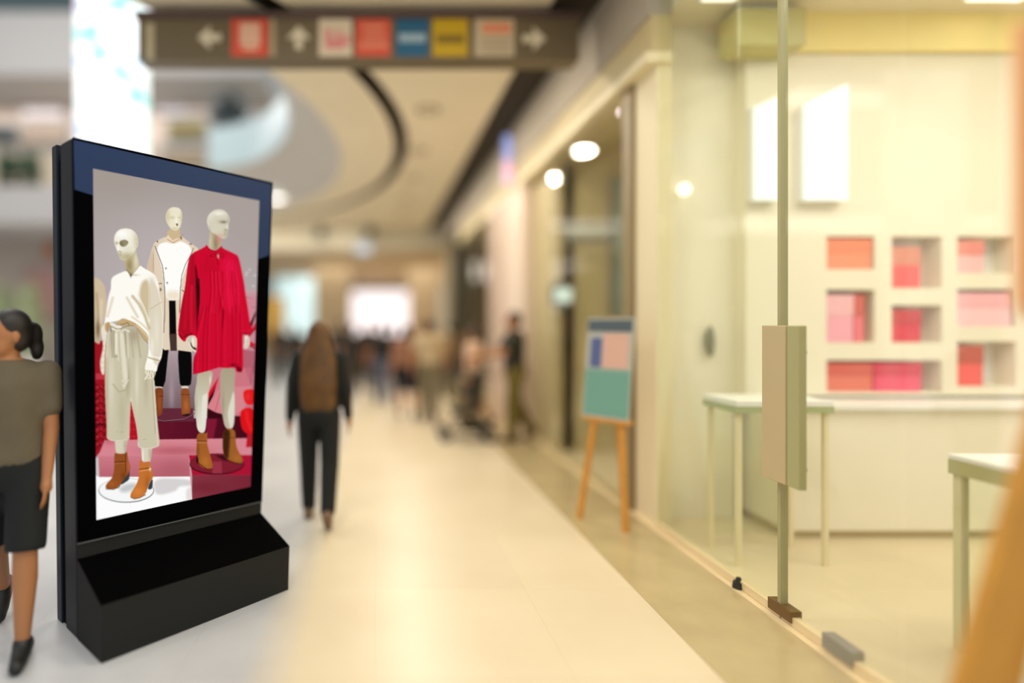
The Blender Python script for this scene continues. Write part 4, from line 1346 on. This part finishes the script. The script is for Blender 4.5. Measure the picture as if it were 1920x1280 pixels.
line(['H', (700, 290), (876, 310)], 1.0, (84, 44, 22), 'b4'); line(['H', (780, 625), (870, 660), (965, 672)], 1.5, (40, 20, 10), al=.9)
# hands
poly(['D', (190, 745), (290, 745), (300, 900), (332, 960), (328, 992), (270, 962), (230, 900), (205, 830)], (206, 198, 176), 3)
poly(['D', (240, 820), (270, 900), (320, 920), (330, 950), (285, 940), (248, 890)], (46, 26, 22), 3)
poly(['D', (258, 770), (290, 770), (298, 900), (285, 915), (262, 870)], (238, 232, 214), 3)
line(['D', (215, 840), (245, 915), (325, 978)], 1.3, (244, 240, 226), al=.9)
poly(['D', (1010, 740), (1072, 750), (1078, 880), (1020, 942), (984, 912), (1008, 860)], (226, 220, 200), 3)
line(['D', (1050, 780), (1040, 880), (1000, 915)], 1.0, (130, 116, 92), al=.8); blob('D', 1020, 770, 10, 30, (250, 246, 234), .8)
# dress
poly(['B', (470, 662), (440, 705), (250, 790), (210, 900), (190, 1050), (165, 1280), 'D', (130, 220), (100, 400), (80, 560), (62, 712), (100, 790), (165, 842), (190, 770), (240, 738), (332, 752), (335, 900), (330, 960), (280, 1080), (278, 1290), 'F', (280, 165), (440, 130), (600, 78), (650, 62), (750, 78), (880, 62), (888, 132), (988, 132), 'D', (985, 1000), (978, 720), (1010, 738), (1060, 742), (1132, 672), (1085, 590), (1060, 400), (1022, 180), (1000, 0), 'B', (970, 1050), (922, 830), (870, 795), (690, 715), (682, 680), (655, 700), (600, 755), (510, 728)], RED, 3, name='dr', it=1)
poly(['B', (300, 790), (250, 800), (160, 1280), 'D', (60, 700), (200, 780), (300, 700), (330, 300), 'B', (330, 1200), (300, 1000)], (176, 12, 36), 3, clip='dr', soft=3)
line(['B', (230, 900), (200, 1280), 'D', (180, 300), (160, 640)], 5, (202, 16, 46), 'dr', .8)
line(['D', (260, 50), (250, 400), (260, 680)], 5, (214, 22, 52), 'dr', .8)
poly(['B', (300, 900), (340, 1050), (368, 1280), 'D', (372, 200), (350, 500), (330, 760), (322, 300), 'B', (320, 1250)], (96, 4, 20), 3, clip='dr', soft=1.5)
poly(['B', (335, 1140), (366, 1150), (372, 1280), 'D', (368, 300), (350, 470), (338, 300), (325, 60)], (36, 8, 14), 3, it=0, clip='dr', soft=1)
poly(['B', (690, 850), (850, 930), (920, 1000), 'D', (940, 50), (900, 420), (760, 420), (700, 100)], (226, 20, 62), 3, clip='dr', soft=8, al=.8)
blob('B', 800, 960, 90, 120, (232, 22, 72), .8, 'dr'); blob('B', 420, 1000, 60, 160, (196, 12, 44), .7, 'dr')
for k, x in enumerate(range(455, 640, 26)):
    line(['B', (x + 10, 800), (x + 4, 1000), (x, 1050)], .7, (158, 6, 32), 'dr', .55)
for k, x in enumerate(range(700, 900, 28)):
    line(['B', (x, 850), (x + 4, 1280)], .7, (176, 8, 44), 'dr', .5)
for x0, x1, x2, c in ((520, 530, 500, 0), (545, 560, 540, 1), (575, 580, 600, 0), (600, 605, 580, 1), (625, 640, 690, 0), (640, 660, 720, 1), (690, 700, 640, 0), (820, 840, 880, 0), (760, 770, 800, 1), (860, 890, 900, 0), (880, 915, 930, 1)):
    line(['B', (x0, 1040), (x1, 1280), 'D', (x1, 100), (x2, 420)], 1.2, ((140, 4, 28), (236, 40, 80))[c], 'dr', .7)
for x0, x1, c in ((430, 300, 0), (440, 350, 1), (470, 420, 0), (500, 480, 0), (520, 505, 1), (600, 610, 0), (610, 622, 1), (710, 680, 0), (720, 730, 1), (890, 895, 0), (905, 910, 1), (830, 840, 0), (960, 975, 1), (940, 950, 0)):
    line(['D', (x0, 330), (x1, 800), (x1 - 4, 1240)], 2.0, ((150, 6, 30), (226, 26, 58))[c], 'dr', .6)
poly(['D', (690, 380), (722, 360), (715, 500), (680, 760)], (140, 6, 30), 3, clip='dr', soft=1)
blob('D', 850, 1160, 50, 20, (110, 4, 24), .8, 'dr')
line(['D', (280, 1090), (500, 1120), (890, 1080)], .8, (160, 8, 36), 'dr', .6)
poly(['F', (885, 30), (895, 130), (985, 132), (985, 90)], (120, 4, 26), 3, clip='dr', soft=2)
line(['D', (85, 730), (130, 780), (190, 740), (260, 720)], 2.5, (120, 4, 24), 'dr', .8)
line(['D', (985, 690), (1060, 690), (1120, 660)], 2, (226, 24, 62), 'dr', .7); blob('D', 1010, 720, 40, 20, (130, 6, 28), .7, 'dr')
# collar and bow
line(['B', (505, 735), (600, 765), (685, 690)], 2.2, (160, 8, 34), 'dr', .9)
for s in (['B', (620, 800), (560, 790), (512, 830), (560, 840), (620, 800)], ['B', (640, 800), (690, 790), (722, 830), (690, 850), (640, 800)]):
    line(s, 1.0, (130, 4, 28), 'dr', .9)
line(['B', (630, 800), (618, 880), (640, 960)], 1.2, (112, 4, 24), 'dr', .9)
poly(['B', (618, 800), (645, 795), (640, 870), (625, 850)], (206, 180, 150), 3, it=0, soft=.6); blob('B', 632, 803, 8, 8, (30, 10, 10), .9)
# neck, head
poly(['B', (505, 450), (600, 520), (684, 575), (682, 690), (600, 748), (512, 725), (490, 660), (510, 560)], (186, 172, 142), 3, name='nr')
blob('B', 600, 640, 34, 120, (132, 112, 82), .7, 'nr'); blob('B', 650, 590, 50, 60, (214, 130, 120), .6, 'nr'); blob('B', 520, 620, 26, 120, (206, 196, 170), .8, 'nr')
poly(['B', (468, 330), (488, 260), (540, 200), (600, 170), (670, 164), (730, 190), (776, 240), (797, 300), (792, 350), (776, 384), (778, 440), (766, 480), (768, 540), (742, 582), (680, 580), (600, 522), (560, 500), (510, 456), (484, 400)], (212, 206, 184), 3, name='hr')
blob('B', 640, 225, 90, 34, (244, 242, 228), .85, 'hr'); blob('B', 520, 260, 50, 60, (230, 226, 208), .7, 'hr')
blob('B', 700, 345, 60, 24, (150, 140, 112), .9, 'hr'); blob('B', 715, 350, 24, 12, (112, 102, 78), .8, 'hr')
blob('B', 640, 540, 90, 30, (220, 160, 146), .7, 'hr'); blob('B', 740, 510, 30, 60, (172, 162, 134), .7, 'hr'); blob('B', 590, 420, 60, 80, (214, 208, 186), .6, 'hr')
blob('B', 770, 330, 14, 60, (176, 168, 142), .6, 'hr'); blob('B', 764, 415, 8, 40, (244, 242, 228), .8, 'hr'); blob('B', 745, 458, 26, 8, (126, 112, 90), .7, 'hr')
line(['B', (490, 350), (505, 430), (560, 500)], 1.3, (236, 232, 214), 'hr', .8); line(['B', (500, 400), (530, 460)], 1.0, (150, 138, 110), 'hr', .7)

IMG = np.clip(IMG, 0, 255)
s = IMG / 255.0
LINC = np.where(s <= .04045, s / 12.92, ((s + .055) / 1.055) ** 2.4)


def screen_mat():
    m = bpy.data.materials.new('screen_picture')
    m.use_nodes = True
    nt = m.node_tree
    nt.nodes.clear()
    out = nt.nodes.new('ShaderNodeOutputMaterial')
    at_ = nt.nodes.new('ShaderNodeAttribute')
    at_.attribute_name = 'picture'
    em = nt.nodes.new('ShaderNodeEmission')
    em.inputs['Strength'].default_value = 1.0
    nt.links.new(at_.outputs['Color'], em.inputs['Color'])
    nt.links.new(em.outputs[0], out.inputs[0])
    return m


SM = screen_mat()


def picture_part(lab, name, parent, label=None):
    idx = np.arange(NX * NY).reshape(NY, NX)
    q = np.stack([idx[:-1, :-1], idx[1:, :-1], idx[1:, 1:], idx[:-1, 1:]], -1).reshape(-1, 4)
    cl = LAB[:-1, :-1].reshape(-1)
    q = q[cl == lab]
    used, inv = np.unique(q, return_inverse=True)
    inv = inv.reshape(q.shape)
    co = P3.reshape(-1, 3)[used] - np.array(kio['_at'])
    me = bpy.data.meshes.new(name)
    me.vertices.add(len(used))
    me.vertices.foreach_set('co', co.astype(np.float32).ravel())
    me.loops.add(q.size)
    me.loops.foreach_set('vertex_index', inv.astype(np.int32).ravel())
    me.polygons.add(len(q))
    me.polygons.foreach_set('loop_start', np.arange(0, q.size, 4, dtype=np.int32))
    me.update(calc_edges=True)
    ca = me.attributes.new('picture', 'FLOAT_COLOR', 'POINT')
    col = np.ones((len(used), 4), np.float32)
    col[:, :3] = LINC.reshape(-1, 3)[used]
    ca.data.foreach_set('color', col.ravel())
    me.materials.append(SM)
    o = bpy.data.objects.new(name, me)
    C.objects.link(o)
    o.parent = parent
    if label:
        o['label'] = label
    return o


scr = picture_part(0, 'screen', kio, 'lit screen showing a shop window display')
picture_part(1, 'pictured_mannequin', scr, 'pictured mannequin in cream sweater and belted trousers')
picture_part(2, 'pictured_mannequin', scr, 'pictured mannequin in beige coat at the back')
picture_part(3, 'pictured_mannequin', scr, 'pictured mannequin in red pleated dress')

# ------------------------------------------------------------------ people


def fabric(c):
    return mat('cloth_%d_%d_%d' % c, c, 0.85, var=.06, scale=14)


def person(label, x, y, face, height, top, bottom, hair='short', hairm=None, sleeves='short', legs='long', swing=18, arms=None, skirt=False, shoes=None, fine=True, heavy=1.0, group=None, head_turn=0.0):
    """standing or walking figure; face = heading in degrees (0 looks along +Y, away from the camera)"""
    s = height / 1.75
    sk = M['skin']
    hv = heavy
    R = Matrix.Rotation(math.radians(face), 4, 'Z')
    T = Matrix.Translation((x, y, 0)) @ R @ Matrix.Scale(s, 4)
    r = math.radians
    J = {}
    dz = 0.0
    for sd, sg in (('L', -1), ('R', 1)):
        a = r(swing) * (1 if sd == 'L' else -1)
        kn = r(6 if a > 0 else 22) if swing else r(2)
        hip = Vector((sg * .095, 0, .92))
        knee = hip + Vector((sg * .005, math.sin(a), -math.cos(a))) * .43
        b = a - kn
        ank = knee + Vector((0, math.sin(b), -math.cos(b))) * .41
        pitch = r(35) if (a < 0 and swing) else 0.0
        J[sd] = (hip, knee, ank, pitch)
    low = min(J['L'][2].z - (.0 if J['L'][3] == 0 else .05), J['R'][2].z - (.0 if J['R'][3] == 0 else .05))
    dz = .085 - low
    Z = Vector((0, 0, dz))
    H = Vector((0, .015, 1.60)) + Z
    body, shirt, trou = MB(), MB(), MB()

    def oval(mb, rows, add=0.0):
        mb.loft([[Vector((cx + (rx * hv + add) * math.cos(t), cy + (ry * hv + add) * math.sin(t), z)) + Z for t in [2 * math.pi * i / 20 for i in range(20)]] for z, cx, cy, rx, ry in rows])
    torso = [(.84, 0, 0, .10, .08), (.90, 0, -.01, .165, .115), (1.0, 0, -.005, .158, .108), (1.1, 0, .0, .138, .095), (1.25, 0, .005, .155, .108), (1.36, 0, 0, .165, .105), (1.43, 0, -.005, .14, .085), (1.48, 0, -.005, .075, .062)]
    oval(body, torso)
    body.cap(Vector((0, -.005, 1.44)) + Z, Vector((0, .0, 1.54)) + Z, .058, .052)
    hd = MB()
    hd.ell(H + Vector((0, -.005, .02)), (.075, .095, .105))
    hd.ell(H + Vector((0, .03, -.05)), (.055, .06, .065))
    hd.cap(H + Vector((0, .093, .01)), H + Vector((0, .112, -.02)), .008, .014)
    for sg in (-1, 1):
        hd.ell(H + Vector((sg * .077, -.005, -.01)), (.012, .02, .032))
    HT = Matrix.Translation(H) @ Matrix.Rotation(r(head_turn), 4, 'Z') @ Matrix.Translation(-H)
    hd.xform(HT)
    body.add(hd.v, hd.f)
    # legs
    for sd, sg in (('L', -1), ('R', 1)):
        hip, knee, ank, pitch = J[sd]
        hip, knee, ank = hip + Z, knee + Z, ank + Z
        body.cap(hip, knee, .085 * hv, .056 * hv)
        mid = knee.lerp(ank, .3) + Vector((0, -.012, 0))
        body.cap(knee, mid, .056 * hv, .058 * hv)
        body.cap(mid, ank, .057 * hv, .036)
        fwd = Vector((0, math.cos(pitch), -math.sin(pitch)))
        upv = Vector((0, math.sin(pitch), math.cos(pitch)))
        heel = ank - upv * .045 - fwd * .05
        toe = ank - upv * .055 + fwd * .15
        body.cap(heel, toe, .036, .028)
        sh = MB()
        sh.cap(heel - fwd * .005, toe, .045, .035)
        sh.cap(ank - upv * .01, heel + upv * .01, .045, .045)
        sh.cap(heel + fwd * .06 + upv * .012, toe - fwd * .05, .046, .04)
        J[sd + 'shoe'] = sh
        if not skirt:
            if legs == 'long':
                trou.cap(hip, knee, .1 * hv, .084 * hv)
                trou.cap(knee, ank + (knee - ank) * .06, .084 * hv, .066 * hv)
            else:
                trou.cap(hip, hip.lerp(knee, .97), .102 * hv, .092 * hv, hemi=False)
                trou.ell(hip, (.1 * hv, .1 * hv, .1 * hv))
    oval(trou, [(.82, 0, 0, .12, .09), (.90, 0, -.01, .168, .118), (1.0, 0, -.005, .16, .11), (1.05, 0, 0, .15, .1)], .014)
    if skirt:
        oval(trou, [(.56, 0, 0, .21, .16), (.9, 0, -.01, .175, .125), (1.04, 0, 0, .15, .1)], .012)
    oval(shirt, [(.94, 0, -.005, .162, .115), (1.1, 0, 0, .15, .102), (1.25, 0, .005, .158, .11), (1.36, 0, 0, .168, .108), (1.43, 0, -.005, .145, .088), (1.475, 0, -.005, .085, .068)], .016)
    # arms
    arms = arms or {'L': (-swing * .9, 14, 14), 'R': (swing * .9, 14, 14)}
    hands = []
    for sd, sg in (('L', -1), ('R', 1)):
        sw, ab, fl = arms[sd]
        sh_ = Vector((sg * .175 * (.5 + .5 * hv), -.005, 1.40)) + Z

        def dr(an):
            return Vector((sg * math.sin(r(ab)) * math.cos(r(an)), math.sin(r(an)), -math.cos(r(an)) * math.cos(r(ab))))
        el = sh_ + dr(sw) * .29
        d2 = dr(sw + fl)
        d2 = (d2 - Vector((sg * .10, 0, 0))).normalized()
        wr = el + d2 * .25
        body.cap(sh_, el, .05 * hv, .04)
        body.cap(el, wr, .04, .026)
        # hand: palm, four fingers, thumb
        side = d2.cross(Vector((1, 0, 0))).normalized()      # forward-ish
        nrm = d2.cross(side).normalized()
        pc = wr + d2 * .045
        body.cap(wr, wr + d2 * .05, .026, .03)
        body.cap(pc + side * .022, pc - side * .022, .022, .02)
        kb = wr + d2 * .085
        for k, (off, ln) in enumerate(((.030, .062), (.010, .07), (-.010, .066), (-.030, .052))):
            f0 = kb + side * off
            f1 = f0 + (d2 + nrm * .12 * sg).normalized() * ln * .55
            f2 = f1 + (d2 + nrm * .5 * sg).normalized() * ln * .5
            body.cap(f0 - d2 * .02, f1, .0095, .0088, 8)
            body.cap(f1, f2, .0088, .0075, 8)
        t0 = wr + d2 * .03 + side * .03
        t1 = t0 + (d2 * .6 + side * .8).normalized() * .04
        body.cap(t0, t1, .011, .0095, 8)
        body.cap(t1, t1 + (d2 * .95 + side * .25).normalized() * .03, .0095, .008, 8)
        if sleeves == 'short':
            shirt.cap(sh_, sh_.lerp(el, .62), .068 * hv, .060 * hv)
        else:
            shirt.cap(sh_, el, .068 * hv, .055)
            shirt.cap(el, el.lerp(wr, .92), .055, .042)
    vx = .009 if fine else .014
    bo = body.xform(T)
    t = bo.build('person', sk, None, voxel=vx)
    tag(t, label, 'person', group)
    t['_at'] = (0, 0, 0)
    shirt.xform(T).build('shirt', top, t, voxel=.016)
    trou.xform(T).build('shorts' if legs == 'short' and not skirt else ('skirt' if skirt else 'trousers'), bottom, t, voxel=.016)
    for sd in 'LR':
        J[sd + 'shoe'].xform(T).build('shoe', shoes or M['shoe'], t, voxel=.012)
    hm_ = hairm or M['hair_dark']
    hr = MB()
    hr.ell(H + Vector((0, -.022, .045)), (.088, .098, .095))
    hr.ell(H + Vector((0, -.045, -.01)), (.08, .075, .085))
    if hair == 'long':
        hr.loft([[H + Vector((w * math.cos(q), -.07 - bk + dp * math.sin(q), z)) for q in [2 * math.pi * i / 16 for i in range(16)]] for z, w, dp, bk in ((.08, .085, .06, -.02), (-.08, .125, .06, .0), (-.22, .16, .055, .02), (-.42, .168, .05, .05), (-.60, .15, .045, .04), (-.68, .10, .03, .03))])
    if hair == 'pony':
        hr.ell(H + Vector((0, -.13, .0)), (.045, .05, .07))
        hr.ell(H + Vector((0, -.15, -.07)), (.035, .035, .07))
    if hair == 'bob':
        hr.loft([[H + Vector((w * math.cos(q), -.035 + dp * math.sin(q), z)) for q in [2 * math.pi * i / 16 for i in range(16)]] for z, w, dp in ((.08, .085, .08), (-.05, .098, .07), (-.14, .09, .06))])
    hr.xform(T @ HT).build('hair', hm_, t, voxel=.012)
    e = MB()
    for sg in (-1, 1):
        MB().ell(H + Vector((sg * .03, .079, .012)), (.013, .008, .007)).xform(T @ HT).build('eye', M['eye'], t, smooth=True)
    MB().ell(H + Vector((0, .087, -.058)), (.022, .008, .007)).xform(T @ HT).build('mouth', M['lip'], t, smooth=True)
    return t


# man at the left edge, walking to the camera
person('person in a grey olive T-shirt and dark shorts walking in at the left edge', -1.83, 2.98, 200, 1.70, fabric((100, 90, 69)), fabric((16, 19, 16)), hair='pony', legs='short', swing=15,
       arms={'L': (4, 4, 12), 'R': (-6, 6, 16)}, heavy=1.04, head_turn=-52)
gx, gy = ground(598, 975)
person('person seen from behind with very long golden brown hair and black outfit', gx, gy, 0, 1.635, fabric((18, 19, 14)), fabric((15, 16, 12)), hair='long', hairm=M['hair_gold'], sleeves='long', swing=9,
       arms={'L': (-3, 11, 10), 'R': (4, 11, 12)}, shoes=mat('tan_shoe', (120, 92, 66), .6))
CR = [
    # x, feet y, height, facing, top, bottom, hair, legs, label
    (716, 757, 1.62, 0, (24, 25, 22), (84, 88, 102), 'short', 'long', 'person in black top and blue grey jeans in the crowd'),
    (762, 783, 1.58, 5, (150, 104, 80), (22, 20, 32), 'bob', 'short', 'person in dusty pink top and navy shorts, bare legs'),
    (806, 790, 1.70, -8, (188, 166, 128), (122, 110, 82), 'short', 'long', 'person in beige shirt and olive grey trousers with brown hair'),
    (888, 800, 1.56, 60, (232, 196, 166), (52, 52, 50), 'bob', 'short', 'person in pale pink top beside the stroller'),
    (660, 745, 1.60, 0, (40, 36, 27), (62, 52, 38), 'short', 'long', 'person in dark brown clothes right of the long haired one'),
    (690, 735, 1.66, 180, (66, 44, 34), (40, 34, 30), 'short', 'long', 'person in reddish brown top far back in the crowd'),
    (736, 750, 1.60, 0, (64, 50, 46), (46, 40, 36), 'short', 'long', 'person in plum grey top behind the one in shorts'),
    (522, 722, 1.62, 190, (36, 34, 30), (24, 24, 22), 'short', 'long', 'person in dark clothes nearest the right edge of the kiosk'),
    (552, 728, 1.58, 170, (26, 28, 26), (30, 29, 26), 'bob', 'long', 'person in black left of the long haired one'),
    (782, 738, 1.64, 180, (150, 126, 104), (72, 62, 52), 'short', 'long', 'person in tan top behind the beige shirted one'),
    (846, 748, 1.62, 0, (128, 104, 74), (86, 78, 62), 'short', 'long', 'person in brown top near the dark olive post'),
    (638, 732, 1.68, 10, (44, 38, 30), (34, 30, 26), 'short', 'long', 'person in umber coat far behind the long haired one'),
]
for (px, fy, h, fc, tp, bt, hr_, lg, lab) in CR:
    gx, gy = ground(px, fy)
    person(lab, gx, gy, fc, h, fabric(tp), fabric(bt), hair=hr_, hairm=M['hair_brown'] if hr_ == 'bob' or px == 806 else M['hair_dark'], legs=lg, swing=14 if fc in (0, 5, -8) else 8, fine=False, heavy=1.16)
gx, gy = ground(964, 826)
person('person in dark shirt and olive trousers pushing the stroller', gx, gy, 90, 1.77, fabric((44, 42, 30)), fabric((110, 96, 40)), legs='long', swing=6, arms={'L': (40, 4, 42), 'R': (38, 4, 42)}, fine=True, heavy=1.14,
       shoes=mat('brown_shoe', (92, 70, 42), .6))

# stroller in front of him, pushed towards the left
sx_, sy_ = ground(876, 824)
st = thing('stroller', 'dark stroller being pushed by the person in dark shirt', 'stroller', (sx_, sy_, 0))


def SP(x, y, z):
    return Vector((sx_ + x, sy_ + y, z))


for x, rr in ((-.32, .085), (.26, .11)):
    for y in (-.2, .2):
        w = MB()
        ringp = [SP(x + (rr - .018) * math.cos(2 * math.pi * k / 20), y, rr + (rr - .018) * math.sin(2 * math.pi * k / 20)) for k in range(21)]
        wh = w.path(ringp, .02, 8).build('wheel', M['rubber'], st)
        MB().cyl(SP(x, y - .02, rr), SP(x, y + .02, rr), .03).build('hub', M['steel'], wh)
fr = MB()
for y in (-.2, .2):
    fr.path([SP(-.32, y, .085), SP(.02, y, .5), SP(.2, y, .98), SP(.26, y, 1.02)], .014)
    fr.path([SP(.26, y, .11), SP(.02, y, .5)], .014)
    fr.path([SP(-.32, y, .085), SP(.26, y, .11)], .012)
fr.path([SP(.26, -.2, .11), SP(.26, .2, .11)], .012)
fr.build('frame', M['darkpost'], st)
MB().path([SP(.26, -.2, 1.02), SP(.26, .2, 1.02)], .02).build('handle', M['rubber'], st)
dk = mat('stroller_cloth', (58, 52, 36), .8)
MB().hexa([SP(-.22, -.18, .36), SP(.12, -.18, .40), SP(.12, .18, .40), SP(-.22, .18, .36)], [SP(-.24, -.18, .44), SP(.12, -.18, .48), SP(.12, .18, .48), SP(-.24, .18, .44)]).build('seat', dk, st, bevel=.02)
MB().hexa([SP(.08, -.18, .42), SP(.16, -.18, .42), SP(.16, .18, .42), SP(.08, .18, .42)], [SP(.14, -.18, .86), SP(.22, -.18, .86), SP(.22, .18, .86), SP(.14, .18, .86)]).build('backrest', dk, st, bevel=.02)
cn = MB()
rows = []
for k in range(8):
    a = math.radians(10 + k * 17)
    rows.append([SP(.16 - .34 * math.cos(a) * 1.0, y, .60 + .34 * math.sin(a)) for y in (-.19, -.1, 0, .1, .19)])
vs = [p for rw in rows for p in rw]
cn.add(vs, [(k * 5 + i, k * 5 + i + 1, k * 5 + i + 6, k * 5 + i + 5) for k in range(7) for i in range(4)])
cno = cn.build('canopy', mat('stroller_canopy', (92, 76, 46), .8), st, smooth=True)
sm = cno.modifiers.new('thick', 'SOLIDIFY')
sm.thickness = .015
MB().hexa([SP(-.06, -.17, .14), SP(.22, -.17, .14), SP(.22, .17, .14), SP(-.06, .17, .14)], [SP(-.12, -.18, .30), SP(.2, -.18, .30), SP(.2, .18, .30), SP(-.12, .18, .30)]).build('basket', dk, st, bevel=.02)
for o in bpy.data.objects:
    if '_at' in o:
        del o['_at']
